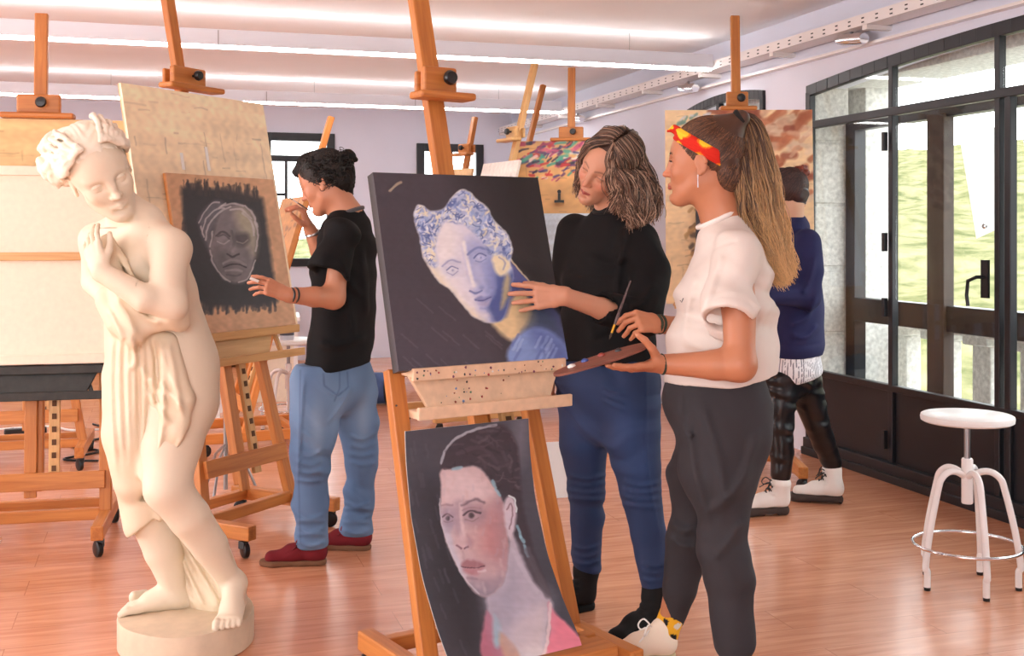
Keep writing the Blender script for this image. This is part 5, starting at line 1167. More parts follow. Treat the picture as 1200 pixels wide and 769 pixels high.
# hair cap, strands, ponytail
hc, hr = (-.020,0,.045), (.101,.082,.090)
S = Shape(); S.u(ell(TC(*hc), np.array(hr)*1.02, TC.R)); lo, hi = S.bounds()
S.cut(TC(.028,0,-.03), TC.v(.11,0,-.07), lo-.1, hi+.1, .006); S.cut(TC(.012,0,-.035), TC.v(.035,0,-.10), lo-.1, hi+.1, .006)
for sg in (-1, 1): S.s(ell(TC(-.002,sg*.088,-.014), (.021,.020,.028), TC.R), .004)
S.u(ell(TC(-.072,0,-.022), (.040,.056,.062), TC.R), .03)
S.u(cone(TC(-.075,0,.095), TC(-.112,0,.125), .045, .026), .04)
DB = np.array([SK(66,42,30), SK(92,60,40), SK(120,82,54), SK(60,38,28)])
hm = sculpt('hair', S, .004, M['hair'], PC, SK(74,48,34))
tail = (-.112,0,.125)
for sg in (-1, 1):
    scalp(TC, [(.090,sg*.005,.090),(.078,sg*.045,.062),(.052,sg*.068,.018),(.030,sg*.0775,-.020),(.018,sg*.080,.010),(-.012,sg*.080,.025),(-.032,sg*.082,-.02),(-.06,sg*.06,-.085),(-.09,sg*.0,-.10)], tail, hc, hr, 900, 14, 3+sg, M['hair'], hm, DB, lift=1.035)
scalp(TC, [(.074,-.03,.098),(.078,0,.10),(.074,.03,.098)], tail, hc, hr, 240, 14, 9, M['hair'], hm, DB, lift=1.035)
for sg in (-1, 1): scalp(TC, [(-.022,sg*.058,-.045),(-.035,sg*.050,-.072),(-.055,sg*.02,-.092),(-.07,0,-.092)], (-.108,0,.05), (-.070,0,-.020), (.044,.058,.068), 520, 12, 33+sg, M['hair'], hm, DB, lift=1.02)
G = [[(866,142),(858,160),(858,200),(864,250),(884,290),(906,322)],[(867,140),(864,162),(868,210),(876,262),(896,302),(913,328)],[(868,137),(877,150),(886,190),(896,240),(908,288),(920,330)],[(868,134),(886,142),(901,178),(911,230),(919,275),(925,316)]]
def gw(g, dy): return [P(x, y, YC+dy*min(1, .25+i*.35)) for i, (x, y) in enumerate(g)]
guides = [gw(G[0],-.01), gw(G[1],-.055), gw(G[2],-.055), gw(G[3],-.01), gw(G[3],.02), gw(G[2],.055), gw(G[1],.055), gw(G[0],.02)]
mid = [P(868,140,YC), P(874,168,YC), P(882,215,YC), P(890,262,YC), P(904,300,YC)]
S = Shape(); S.chain(mid, [.026,.042,.048,.042,.018], .03); S.disp(*S.bounds(), wrinkle((1,.2,.1), 160, .004, 3, warp=1.0)); 
def tailc(V):
    t = np.clip((P(0,135,YC)[2]-V[:, 2])/.45, 0, 1)[:, None]; C = SK(88,58,38)*(1-t)+SK(196,150,100)*t; return C
sculpt('ponytail_core', S, .005, M['hair'], hm, tailc)
N_, K_ = 2600, 26; st = guide_strands(guides, N_, K_, 21, jit=.009, wave=.0075, wfreq=22, clump=9, frizz=.006)
t = np.linspace(0, 1, K_)[None, :, None]; rng = np.random.RandomState(5); tone = rng.rand(N_, 1, 1)
right = np.clip((st[:, :, :1]-.70)/.10, 0, 1); mixt = np.clip(.85*t+.35*right-.12+.75*(tone-.5), 0, 1)
Cc = np.array(SK(74,46,30))*(1-mixt)+np.array(SK(232,186,128))*mixt
tubes('ponytail', st, (.0013*(1-.55*np.linspace(0,1,K_)))[None, :], M['hair'], hm, Cc)
for sg in (-1, 1):
    seg_tube(PC, 'eyelashes', mat('lash_brown', srgb(34,24,20), .8), [TC(.0900,sg*.020,.0085), TC(.0915,sg*.0315,.0105), TC(.0840,sg*.0455,.0085)], .0020, 6)
    seg_tube(PC, 'eyebrow', mat('brow_brown', srgb(58,38,28), .8), [TC(.0910,sg*.012,.027), TC(.0885,sg*.030,.0325), TC(.0735,sg*.050,.0285)], [.0022,.0032,.0014], 6)
rb = seg_tube(PC, 'hair_tie', mat('black_scrunchie', srgb(20,18,18), .9), ring(TC(-.110,0,.126), TC.v(-.75,0,.5), .020, 18), .010, 8, True)
# headband
S = Shape(); S.u(ell(TC(*hc), np.array(hr)*1.10, TC.R)); S.u(ell(TC(.070,0,.106), (.022,.026,.016), TC.R), .012); S.u(cone(TC(.078,.006,.108), TC(.098,.02,.098), .009, .004), .006); S.u(cone(TC(.078,-.01,.108), TC(.092,-.03,.112), .009, .004), .006)
nrm = unit(A3(-.52,0,.85)); lo, hi = S.bounds(); c0 = A3(-.055,0,.008)
nw = TC.R@nrm
S.cut(TC(*(c0+nrm*.024)), nw, lo-.1, hi+.1, .004); S.cut(TC(*(c0-nrm*.016)), -nw, lo-.1, hi+.1, .004); S.cut(TC(-.062,0,0), TC.v(-1,0,0), lo-.1, hi+.1, .004)
S.s(ell(TC(*hc), np.array(hr)*1.0, TC.R), .002)
for o_ in (-.008,.004,.014): S.crease([TC(*(A3(.09,.04,.094)+nrm*o_)), TC(*(A3(.03,.085,.06)+nrm*o_)), TC(*(A3(-.055,.085,.008)+nrm*o_))], .003, .004)
def bandc(V):
    q = TC.inv(V); C = np.tile(SK(206,44,30), (len(V), 1)); s = np.sin(q[:, 0]*75+q[:, 2]*40+1.2)+np.sin(q[:, 2]*120-q[:, 0]*60); C[(s > .45)] = SK(236,120,30); C[(s > 1.0) | (q[:, 0] > .045) & (s > .1)] = SK(246,196,50); return C
tag(sculpt('headband', S, .003, M['cloth'], PC, bandc), 'red headband with orange and yellow pattern')
seg_tube(PC, 'earring', M['chrome'], [TC(.0,.086,-.036), TC(.0,.088,-.050), TC(.0,.088,-.072)], [.0022,.0014,.0026], 6)
for c_, ax_, r_, nm in ((P(776,427,3.19), (P(700,430,3.15)-P(776,427,3.19)), .030, 'bracelet'), (P(769,380,3.475), P(725,375,3.40)-P(775,380,3.48), .031, 'bracelet'), (P(773,380,3.48), P(725,375,3.40)-P(775,380,3.48), .0315, 'bracelet')):
    seg_tube(PC, nm, mat('braided_green_cord', srgb(44,54,42), .8, noise=.5, nscale=120), ring(c_, ax_, r_, 20, .85), .0045, 6, True)
# logo tick on the shirt
b = MB(); q = P(797,352,3.275); b.tube([q-PC.location+A3(0,0,0), q-PC.location+A3(.004,-.001,-.006), q-PC.location+A3(.009,-.001,.006)], .0013, 5); b.build('embroidered_mark', M['blackm'], PC)
# palette
t = thing('palette', 'flat reddish brown wooden palette held level in the student\'s hand', 'palette', tuple(P(706,420,3.16)))
ux = unit(P(764,405,3.2)-P(650,441,3.14)); uy = unit(A3(.0,1,.10)); uz = unit(np.cross(ux, uy)); V = []; prof = [(-.145,0),(-.13,.05),(-.08,.085),(0,.10),(.08,.09),(.125,.055),(.135,0),(.12,-.055),(.06,-.085),(0,-.09),(-.08,-.075),(-.13,-.045)]
prof = [(x_, y_*.62) for x_, y_ in prof]; pp = spline(prof, 4); n = len(pp); b = MB(); Vt = [ux*x+uy*y+uz*.0 for x, y in pp]; Vb = [ux*x+uy*y-uz*.006 for x, y in pp]
b._add(Vt+Vb, [tuple(range(n)), tuple(range(2*n-1, n-1, -1))]+[(i, i+n, (i+1) % n+n, (i+1) % n) for i in range(n)], Vt+Vb); b.build('board', wood('palette_wood', srgb(104,58,48), srgb(140,84,66)), t, bevel=.001)
b = MB(); 
for (x, y, r_) in ((-.09,.015,.012),(-.05,.03,.011),(.0,.035,.011),(.05,.028,.010)):
    o = MB(); o.lathe([(r_,0),(r_*.9,.004),(r_*.4,.007),(0,.0075)], ux*x+uy*y+uz*.0005, 12, uz); tag(o.build('paint_blob', mat('paint_blob', [srgb(230,225,220), srgb(60,80,150), srgb(150,60,50), srgb(40,40,44)][int((x+.1)*20) % 4], .35), t))
brush('speckled brush with a yellow ferrule in the student\'s fist above the palette', P(714,398,3.335), P(739,329,3.37), .0042)

# ---- B: woman in the black top
PB = thing('person', 'person with wavy brown hair, black top and dark jeans, touching the painting', 'person', (.32, 3.92, 0))
skb = SK(206,150,122)
fB = unit(A3(-.66,-.68,-.32)); TB = Frame(P(711,198,3.88), fB, (.25,-.55,.8), .98)
S = Shape(); nbB = P(722,250,3.95); head_shape(S, TB, neck_to=nbB, neck_r=.056, open_eyes=.15, lips=1.05, nose=1.15)
latB = unit(A3(.78,-.62,0)); sL, sR = P(755,284,3.83), P(676,272,4.05)
eL, wL = P(751,372,3.72), P(660,347,3.53); eR, wR = P(655,360,4.10), P(645,425,4.03)
S.u(ecap(nbB, P(718,290,3.95), .06,.05,.12,.06, latB), .04); S.u(ecap(P(718,290,3.95), P(712,430,3.95), .12,.06,.10,.07, latB), .04)
S.chain([sL, eL], [.04,.036], .03); S.chain([eL, P(705,362,3.62), wL], [.037,.034,.027], .03); S.chain([sR, eR], [.04,.035], .03); S.chain([eR, wR], [.04,.026], .03)
lB = [(P(735,440,3.88),P(752,578,3.85),P(769,688,3.83)), (P(688,440,4.02),P(687,572,4.04),P(687,668,4.07))]
for a in lB: S.chain(list(a), [.07,.045,.030], .04); S.chain([a[2], a[2]+A3(-.02,-.02,-.08)], [.028,.024], .03)
hand(S, wL, P(592,349,3.475)-wL, (.48,-.85,.22), (0,.2,1), curls=(.12,.14,.12,.10), spread=.11, thumb_dir=(.82,.35,-.42), thumb_curl=.15, sc=1.0)
hand(S, wR, P(637,465,3.97)-wR, (-.6,.75,0), (-.5,-.8,0), curls=(.35,.4,.45,.5), spread=.03)
fB_ = [(*box8(TB(0,0,-.01), .15), .0027), (*nb_(P(575,380,3.68), P(672,325,3.36)), .0024), (*nb_(P(625,480,4.13), P(660,415,3.85)), .003)]
sculpt('body', S, .008, M['skin'], PB, face_color(TB, skb, SK(176,84,80), SK(70,46,36), blush=SK(214,128,104), eyes=False, brow_w=.8), fine=fB_)
S = Shape(); rows = [(716,272,.145,.075),(717,290,.178,.098),(716,320,.182,.115),(712,360,.176,.118),(709,400,.180,.122),(708,425,.186,.126)]
for (x0,y0,w0,d0),(x1,y1,w1,d1) in zip(rows[:-1], rows[1:]): S.u(ecap(P(x0,y0,3.95), P(x1,y1,3.95), w0, d0, w1, d1, latB), .015)
S.u(cone(nbB+A3(0,0,-.03), nbB+A3(-.006,-.008,.0), .080, .066), .05)
S.chain([sL+A3(-.02,0,-.0), P(762,318,3.80), eL+A3(.01,0,-.005)], [.070,.066,.062], .03); c1 = P(704,361,3.62); S.u(cone(eL, c1, .062, .048), .02)
S.chain([sR, eR, P(647,402,4.06)], [.068,.056,.044], .03)
lo, hi = S.bounds(); S.cut(P(708,424,3.95), (-.05,0,-1), lo-.2, hi+.2); ax = unit(c1-eL); S.cut(c1+ax*.005, ax, c1-.09, c1+.09); S.s(cone(c1-ax*.02, c1+ax*.06, .040, .044), .003)
S.disp(lo, hi, wrinkle((.3,.2,.9), 36, .004, 31, warp=2.0)); S.disp(lo, hi, wrinkle((.8,-.3,.5), 46, .003, 33, warp=1.5))
for q in ([P(738,275,3.72),P(728,300,3.72),P(722,345,3.75)],[P(768,330,3.73),P(756,350,3.68),P(742,362,3.66)],[P(772,345,3.73),P(762,368,3.67),P(745,380,3.66)],[P(735,350,3.67),P(740,370,3.66),P(752,384,3.66)],[P(726,375,3.74),P(710,388,3.76),P(690,395,3.8)],[P(690,300,3.8),P(715,310,3.8),P(735,300,3.78)]): S.crease(q, .007, .011)
for yy in (296,): S.crease([P(662,yy-4,4.02), P(680,yy,3.88), P(705,yy+4,3.80), P(730,yy+4,3.74)], .0015, .004)
S.crease([P(660,318,4.0), P(680,323,3.87), P(705,327,3.78), P(728,325,3.73)], -.003, .005)
tp = sculpt('top', S, .006, M['cloth'], PB, SK(19,18,20)); tp['label'] = 'black three quarter sleeve top'
seg_tube(PB, 'collar', mat('black_rib', srgb(20,19,21), .9), ring(P(719,246,3.935), (-.12,-.10,.95), .066, 24), .008, 8, True)
S = Shape(); S.u(ecap(P(710,412,3.95), P(710,450,3.95), .165,.110,.180,.125, latB), .04); S.u(ecap(P(710,450,3.95), P(710,490,3.95), .178,.125,.150,.10, latB), .04)
S.chain([P(738,460,3.88), P(742,520,3.865), P(750,572,3.85), P(759,625,3.84), P(768,682,3.83)], [.104,.092,.068,.060,.048], .03)
S.chain([P(686,460,4.03), P(684,520,4.03), P(687,568,4.04), P(688,610,4.05), P(687,662,4.07)], [.100,.084,.064,.058,.050], .03)
lo, hi = S.bounds(); S.cut(P(709,414,3.95), (0,0,1), lo-.2, hi+.2)
S.cut(P(768,691,3.83), (0,0,-1), P(768,691,3.83)-.1, P(768,691,3.83)+.1); S.cut(P(687,670,4.07), (0,0,-1), P(687,670,4.07)-.09, P(687,670,4.07)+.09)
S.disp(lo, hi, wrinkle((.15,0,1), 50, .0035, 41, warp=1.6))
for (kx, ky, kY) in ((752,578,3.79),(687,570,3.98)):
    for q in range(4): S.crease([P(kx-24,ky-14+q*9,kY+.02), P(kx,ky-8+q*8,kY), P(kx+24,ky-14+q*10,kY+.02)], .005, .008)
for (kx, ky, kY) in ((768,682,3.78),(687,662,4.0)):
    for q in range(3): S.crease([P(kx-18,ky-22+q*9,kY), P(kx,ky-18+q*9,kY-.01), P(kx+18,ky-24+q*9,kY)], .004, .006)
S.crease([P(757,425,3.80), P(758,470,3.79), P(757,520,3.79), P(762,570,3.79), P(776,640,3.79)], .0025, .0035)
for q in range(3): S.crease([P(705,452+q*8,3.84), P(716,458+q*8,3.82), P(735,462+q*10,3.78)], .004, .007)
def denim(c1, c2, c3, sc=1.0):
    def f(V):
        s = .5+.5*np.sin(V[:, 2]*9+V[:, 0]*6); n = .5+.25*np.sin(V[:, 0]*40+V[:, 2]*7)+.25*np.sin(V[:, 1]*37-V[:, 2]*11+1); t = np.clip(.6*s*n+.2, 0, 1)[:, None]; return c1*(1-t)+c2*t
    return f
sculpt('jeans', S, .006, M['denim'], PB, denim(SK(24,38,70), SK(40,66,112), None))
for hl, d, sh in ((A3(*P(773,741,3.85)[:2],0), (-.62,-.62), lB[0][2]), (A3(*P(697,716,4.09)[:2],0), (-.85,-.45), lB[1][2])):
    u_ = shoe('boot', PB, hl, d, 'plain', SK(16,15,16), SK(24,22,23), shaft=.09, shaft_to=sh+A3(0,0,.0), sole_h=.026); u_['label'] = 'black chelsea boot'
# hair: lobes and waves, parted above the left brow
hcB, hrB = (-.020,0,.045), (.106,.090,.096)
S = Shape(); S.u(ell(TB(*hcB), np.array(hrB)*.93, TB.R)); lo, hi = S.bounds()
S.cut(TB(.050,0,.0), TB.v(1,0,-.45), lo-.1, hi+.1, .01)
S.chain([TB(-.02,.062,.0), P(744,225,3.82), P(748,248,3.84)], [.046,.040,.018], .03); S.chain([TB(-.06,.02,.02), P(742,205,3.90), P(746,240,3.90), P(744,258,3.90)], [.055,.048,.040,.012], .03); S.chain([TB(-.05,-.045,.0), P(704,232,4.0)], [.040,.022], .03)
HB = np.array([SK(60,42,34), SK(92,66,52), SK(126,96,78), SK(176,146,124), SK(54,36,28), SK(112,80,62)])
hm = sculpt('hair', S, .0045, M['hair'], PB, SK(66,46,38))
ptop = (.040,.012,.128)
gl = []
for (x1,y1,z1),(px1,py1,Y1),(px2,py2,Y2) in (((.088,.040,.085),(712,205,3.77),(716,236,3.76)), ((.075,.062,.075),(722,205,3.76),(728,250,3.75)), ((.05,.085,.06),(733,208,3.76),(742,266,3.77)), ((.01,.098,.05),(745,205,3.78),(752,262,3.79)), ((-.03,.10,.05),(758,208,3.82),(762,258,3.84)), ((-.08,.08,.06),(765,212,3.88),(768,245,3.90)), ((-.11,.03,.06),(762,212,3.95),(766,240,3.97)), ((-.12,-.02,.04),(745,215,4.0),(752,255,4.02)), ((-.10,-.07,.03),(722,225,4.05),(724,260,4.05)), ((-.04,-.10,.02),(700,218,4.05),(702,248,4.03)), ((.02,-.095,.02),(684,212,4.01),(692,240,4.0)), ((.055,-.082,.05),(680,205,3.95),(682,228,3.93)), ((.075,-.062,.072),(680,192,3.90),(679,218,3.88))):
    cc, rr = np.array(hcB), np.array(hrB)*1.05; a_ = unit((np.array((ptop[0]-.05*(x1 < .0)-.03*(x1 < -.07), ptop[1]+.2*y1*.4, ptop[2]))-cc)/rr); b_ = unit((np.array((x1, y1, z1))-cc)/rr); pl_ = []
    for q in np.linspace(0, 1, 5): v_ = unit(a_*(1-q)+b_*q); pl_.append(TB(*(cc+rr*v_)))
    gl.append(pl_+[P(px1, py1, Y1), (P(px1, py1, Y1)+P(px2, py2, Y2))/2+A3(.008,0,0), P(px2, py2, Y2)])
N_, K_ = 4200, 26; st = guide_strands(gl, N_, K_, 8, jit=.0065, wave=.010, wfreq=14, clump=3.5, frizz=.008); rng = np.random.RandomState(6)
ci = (rng.uniform(0, 1, N_)*40).astype(int); Cc = HB[rng.randint(6, size=41)[ci]][:, None, :]*(.6+.8*rng.rand(N_, 1, 1))*(.7+.8*np.linspace(0, 1, K_)[None, :, None])
tubes('hair_waves', st, (.0016*(1-.5*np.linspace(0,1,K_)))[None, :], M['hair'], hm, Cc)

# ---- A: student in the black T-shirt
PA = thing('person', 'person in black T-shirt, blue jeans and red shoes, drawing the grey head', 'person', (-.76, 4.73, 0))
ska = SK(196,134,104)
fA = unit(A3(-.87,.16,-.42)); TA = Frame(P(380,213,4.74), fA, (-.4,0,.9), 1.0)
S = Shape(); nbA = P(409,254,4.76); head_shape(S, TA, neck_to=nbA, neck_r=.058, open_eyes=.4)
latA = unit(A3(.36,.93,0)); sN, sF = P(402,278,4.60), P(398,276,4.93); eN, wN = P(391,349,4.56), P(338,346,4.44); eF, wF = P(384,318,4.98), P(363,268,4.90)
S.u(ecap(nbA, P(405,290,4.76), .06,.05,.13,.06, latA), .04); S.u(ecap(P(405,290,4.76), P(400,420,4.76), .12,.06,.10,.07, latA), .04)
S.chain([sN, eN], [.042,.042], .03); S.chain([eN, P(368,348,4.50), wN], [.042,.040,.028], .03); S.chain([sF, eF], [.04,.038], .03); S.chain([eF, P(374,294,4.94), wF], [.042,.038,.027], .03)
lA = [(P(366,440,4.66),P(363,545,4.645),P(365,636,4.63)), (P(414,430,4.86),P(423,525,4.87),P(416,618,4.86))]
for a in lA: S.chain([a[0]+A3(0,0,-.06), a[1], a[2]], [.06,.045,.03], .04); S.chain([a[2], a[2]+A3(-.03,0,-.07)], [.028,.024], .03)
hand(S, wN, P(300,330,4.40)-wN, (.1,-.75,.65), (0,.2,1), curls=(.25,.4,.5,.6), spread=.04, thumb_dir=(.85,.35,-.5), thumb_curl=.2)
hand(S, wF, P(352,240,4.86)-wF, (.85,.3,.3), (-.3,-1,.1), curls=(.75,.85,.95,1.0), spread=.02, thumb_dir=(.8,.3,-.6))
fA_ = [(*box8(TA(0,0,-.01), .14), .003), (*nb_(P(290,366,4.56), P(345,318,4.32)), .003), (*nb_(P(338,278,5.0), P(376,230,4.78)), .003)]
sculpt('body', S, .009, M['skin'], PA, face_color(TA, ska, SK(170,90,80), SK(26,20,18), blush=SK(206,124,96), eyes=False), fine=fA_)
S = Shape(); rows = [(408,268,.150,.075),(406,290,.185,.100),(404,320,.178,.112),(402,360,.172,.118),(398,400,.172,.124),(396,440,.176,.130)]
for (x0,y0,w0,d0),(x1,y1,w1,d1) in zip(rows[:-1], rows[1:]): S.u(ecap(P(x0,y0,4.76), P(x1,y1,4.76), w0, d0, w1, d1, latA), .015)
S.u(cone(nbA+A3(0,0,-.03), nbA+A3(-.005,0,-.005), .082, .068), .05)
h0, h1 = P(400,278,4.60), P(384,319,4.545); ax = unit(h1-h0); n0 = len(S.ops); S.u(cone(h0, h1+ax*.03, .074, .080), .03); S.cut(h1, ax, h1-.12, h1+.12); S.s(cone(h1-ax*.03, h1+ax*.06, .064, .068), .003); S.ops = S.ops[n0:]+S.ops[:n0]; S.u(cone(P(398,278,4.93), P(386,316,5.0), .07, .078), .03)
lo, hi = S.bounds(); S.cut(P(396,429,4.76), (0.05,0,-1), lo-.2, hi+.2)
S.disp(lo, hi, wrinkle((.4,.1,.9), 26, .006, 51, warp=2.2)); S.disp(lo, hi, wrinkle((.9,.1,.2), 30, .004, 53, warp=1.6))
for q in ([P(395,300,4.55),P(410,330,4.58),P(425,350,4.62)],[P(372,400,4.58),P(395,405,4.58),P(430,395,4.62)],[P(402,335,4.58),P(412,370,4.58),P(415,400,4.58)],[P(425,290,4.62),P(428,330,4.62),P(430,370,4.62)]): S.crease(q, .009, .014)
tp = sculpt('tshirt', S, .0065, M['cloth'], PA, SK(19,18,20)); tp['label'] = 'plain black T-shirt'
tag(seg_tube(PA, 'neck_strap', mat('grey_webbing', srgb(92,90,94), .8), ring(nbA+A3(-.012,0,.012), (-.35,0,.93), .070, 24, 1.05, (0,1,0)), .0085, 8, True), 'grey strap around the neck')
S = Shape(); S.u(ecap(P(395,418,4.76), P(393,450,4.76), .165,.118,.172,.130, latA), .04)
S.chain([P(372,448,4.67), P(368,500,4.65), P(364,545,4.645), P(364,590,4.64), P(366,634,4.63)], [.112,.096,.076,.068,.066], .04)
S.chain([P(412,448,4.86), P(420,500,4.87), P(424,545,4.87), P(421,580,4.865), P(418,620,4.86)], [.106,.084,.066,.062,.066], .04)
lo, hi = S.bounds(); S.cut(P(395,424,4.76), (0,0,1), lo-.2, hi+.2)
for c_ in (P(366,641,4.63), P(418,626,4.86)): S.cut(c_, (0,0,-1), c_-.09, c_+.09)
S.disp(lo, hi, wrinkle((.15,0,1), 40, .0045, 61, warp=2.0))
for (kx, ky, kY, w_) in ((365,628,4.57,17),(418,614,4.80,17)):
    for q in range(5): S.crease([P(kx-w_,ky-26+q*8,kY+.02), P(kx,ky-20+q*8-(q%2)*5,kY-.005), P(kx+w_,ky-26+q*8,kY+.02)], .008, .009)
for (kx, ky, kY) in ((362,545,4.58),(424,525,4.81)):
    for q in range(4): S.crease([P(kx-16,ky-16+q*11,kY+.02), P(kx,ky-10+q*10,kY), P(kx+17,ky-18+q*12,kY+.02)], .006, .009)
S.crease([P(378,440,4.57),P(379,452,4.56),P(396,466,4.57),P(408,455,4.60),P(407,436,4.62)], .003, .004); S.crease([P(372,450,4.55),P(388,462,4.56),P(402,458,4.60)], .004, .006)
for q in ([P(412,452,4.66),P(400,475,4.62),P(385,495,4.58)],[P(356,440,4.55),P(352,500,4.56),P(350,560,4.58)]): S.crease(q, .006, .008)
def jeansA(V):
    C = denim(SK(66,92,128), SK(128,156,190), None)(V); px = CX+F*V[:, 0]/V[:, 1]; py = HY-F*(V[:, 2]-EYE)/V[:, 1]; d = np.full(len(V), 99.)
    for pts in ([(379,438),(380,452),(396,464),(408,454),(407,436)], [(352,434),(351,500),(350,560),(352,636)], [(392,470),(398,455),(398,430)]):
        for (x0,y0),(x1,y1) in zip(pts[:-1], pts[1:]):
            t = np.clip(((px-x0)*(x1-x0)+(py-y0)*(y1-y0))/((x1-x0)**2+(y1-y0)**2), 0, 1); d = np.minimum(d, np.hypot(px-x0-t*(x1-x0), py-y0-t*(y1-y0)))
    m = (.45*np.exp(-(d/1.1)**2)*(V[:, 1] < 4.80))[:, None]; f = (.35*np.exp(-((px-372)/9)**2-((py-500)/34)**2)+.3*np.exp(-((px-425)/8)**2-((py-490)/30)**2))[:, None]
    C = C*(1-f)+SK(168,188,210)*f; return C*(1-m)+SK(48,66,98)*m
sculpt('jeans', S, .0055, M['denim'], PA, jeansA)
for hl, d in ((P(385,662,4.63), (-1,-.05)), (P(437,645,4.84), (-1,.12))):
    u_ = shoe('shoe', PA, hl, d, 'sneaker', SK(120,84,62), SK(112,28,36), lace_c=tuple(SK(120,34,44)), shaft=0, L=.285); u_['label'] = 'dark red canvas shoe with a brown gum sole'
S = Shape(); hc2, hr2 = (-.018,0,.042), (.102,.084,.088); S.u(ell(TA(*hc2), hr2, TA.R)); lo, hi = S.bounds()
S.cut(TA(.030,0,-.01), TA.v(.105,0,-.07), lo-.1, hi+.1, .012); S.cut(TA(.012,0,-.045), TA.v(.03,0,-.1), lo-.1, hi+.1, .01)
S.u(ell(P(408,184,4.74), (.031,.034,.033)), .004); S.u(ell(P(411,198,4.74), (.016,.028,.022)), .006); S.u(cone(TA(-.07,0,-.03), P(404,226,4.75), .055, .035), .03); S.u(cone(TA(.03,0,.10), TA(.085,.0,.085), .04, .022), .03)
rng = np.random.RandomState(4)
for k in range(60):
    v = unit(rng.normal(size=3)); v[0] = -abs(v[0])*.8+.2; v[2] = -abs(v[2])*.8+.25; p = TA(*(np.array(hc2)+np.array(hr2)*unit(v)*.97)); 
    if TA.inv(p[None])[0][2] > -.07: S.u(ell(p, rng.uniform(.009,.017,3)), .006)
for k in range(16): v = unit(rng.normal(size=3)); S.u(ell(P(408,185,4.74)+v*.029, rng.uniform(.008,.013,3)), .005)
S.disp(*S.bounds(), wrinkle((.4,.5,.6), 300, .002, 71, warp=3))
M['hair_dark'] = vcol_mat('dark_hair', .65, spec=.25)
hm = sculpt('hair', S, .0035, M['hair_dark'], PA, SK(24,19,18))
cst = []
for k in range(420):
    v = unit(rng.normal(size=3)); v[0] = -abs(v[0])+.35; base = np.array(hc2)+np.array(hr2)*unit(v); 
    if base[2] < -.06 or base[2] > .09 or (base[0] > .05 and base[2] < .06): continue
    d = unit(A3(-.6,0,-.3)+rng.normal(size=3)*.5)*.028; a0 = rng.uniform(0, 6.28); ll = [base+unit(v)*(.002+.010*math.sin(3.14*t))+d*t+A3(math.cos(a0+9*t), math.sin(a0+9*t), math.sin(a0*2+8*t))*.005 for t in np.linspace(0, 1, 10)]; cst.append([TA(*q) for q in ll])
tubes('curls', cst, .0014, M['hair'], hm, np.tile(SK(30,24,22), (len(cst), 10, 1)))
seg_tube(PA, 'bracelet', M['blackm'], ring(P(341,346,4.445), wN-eN, .031, 20, .85), .0045, 6, True); seg_tube(PA, 'bracelet', M['blackm'], ring(P(346,346,4.453), wN-eN, .033, 20, .85), .004, 6, True)
seg_tube(PA, 'watch', M['steelrod'], ring(P(366,273,4.908), eF-wF, .031, 20, .9), .006, 6, True)
t = thing('chalk', 'stub of white chalk in the fingers of the student in black', 'chalk', tuple(P(303,330,4.41))); b = MB(); b.tube([(0,0,0), P(293,326,4.40)-P(303,330,4.41)], .006, 10); b.build('stick', M['white'], t, bevel=.001)
brush('thin paintbrush held up by the mouth of the student in black', P(338,231,4.84), P(371,252,4.86), .0032, (190,190,190))

scalp(TA, [(.086,0,.05),(.075,.045,.05),(.045,.075,.03),(.02,.082,-.01),(-.02,.084,-.03),(-.06,.07,-.05),(-.09,.03,-.05)], (-.112,0,.055), hc2, hr2, 520, 14, 14, M['hair'], hm, np.array([SK(30,24,22), SK(52,42,38), SK(20,16,16)]), lift=1.02, rad=.0013)
seg_tube(PA, 'hair_tie', M['blackm'], ring(P(401,195,4.74), (.8,0,.6), .020, 16), .005, 6, True)
# ---- D: student by the window
PD = thing('person', 'person seen from behind in a navy sweatshirt, black leggings and white boots', 'person', (1.36, 5.52, 0))
skd = SK(214,168,140)
TD = Frame(P(920,231,5.52), unit(A3(-.75,.55,-.3)), (-.2,.1,1), .98)
S = Shape(); nbD = P(928,264,5.53); head_shape(S, TD, neck_to=nbD, neck_r=.052)
latD = unit(A3(-.45,-.89,0)); 
S.u(ecap(nbD, P(934,290,5.53), .05,.05,.12,.06, latD), .04); S.u(ecap(P(934,290,5.53), P(932,400,5.53), .11,.06,.10,.07, latD), .04)
sN, eN, wN = P(946,284,5.38), P(944,345,5.34), P(900,345,5.22); S.chain([sN, eN, wN], [.04,.035,.028], .03); sF, eF, wF = P(920,280,5.68), P(905,340,5.72), P(880,335,5.62); S.chain([sF, eF, wF], [.04,.036,.028], .03)
lD = [(P(915,430,5.46),P(914,500,5.44),P(915,562,5.44)), (P(940,430,5.62),P(958,498,5.64),P(975,546,5.70))]
for a in lD: S.chain(list(a), [.06,.042,.030], .04); S.chain([a[2], a[2]+A3(-.01,0,-.08)], [.028,.024], .03)
hand(S, wN, A3(-1,.2,.1), (0,-.4,.9), (0,-.6,.5), curls=(.6,.7,.8,.8)); hand(S, wF, A3(-1,.1,.2), (0,.2,.9), (0,-1,0), curls=(.6,.7,.8,.8))
sculpt('body', S, .009, M['skin'], PD, skd, fine=[(*box8(TD(0,0,-.01), .14), .004)])
S = Shape(); rows = [(932,272,.13,.075),(934,290,.165,.10),(935,330,.17,.115),(934,370,.175,.120),(933,402,.185,.132)]
for (x0,y0,w0,d0),(x1,y1,w1,d1) in zip(rows[:-1], rows[1:]): S.u(ecap(P(x0,y0,5.53), P(x1,y1,5.53), w0, d0, w1, d1, latD), .015)
S.u(cone(nbD+A3(0,0,-.02), nbD+A3(0,0,.0), .07, .058), .04); S.chain([sN, P(948,318,5.34), eN+A3(.01,0,0)], [.066,.066,.062], .03); S.u(cone(eN, wN, .062, .045), .03); S.chain([sF, eF, wF], [.06,.06,.045], .03)
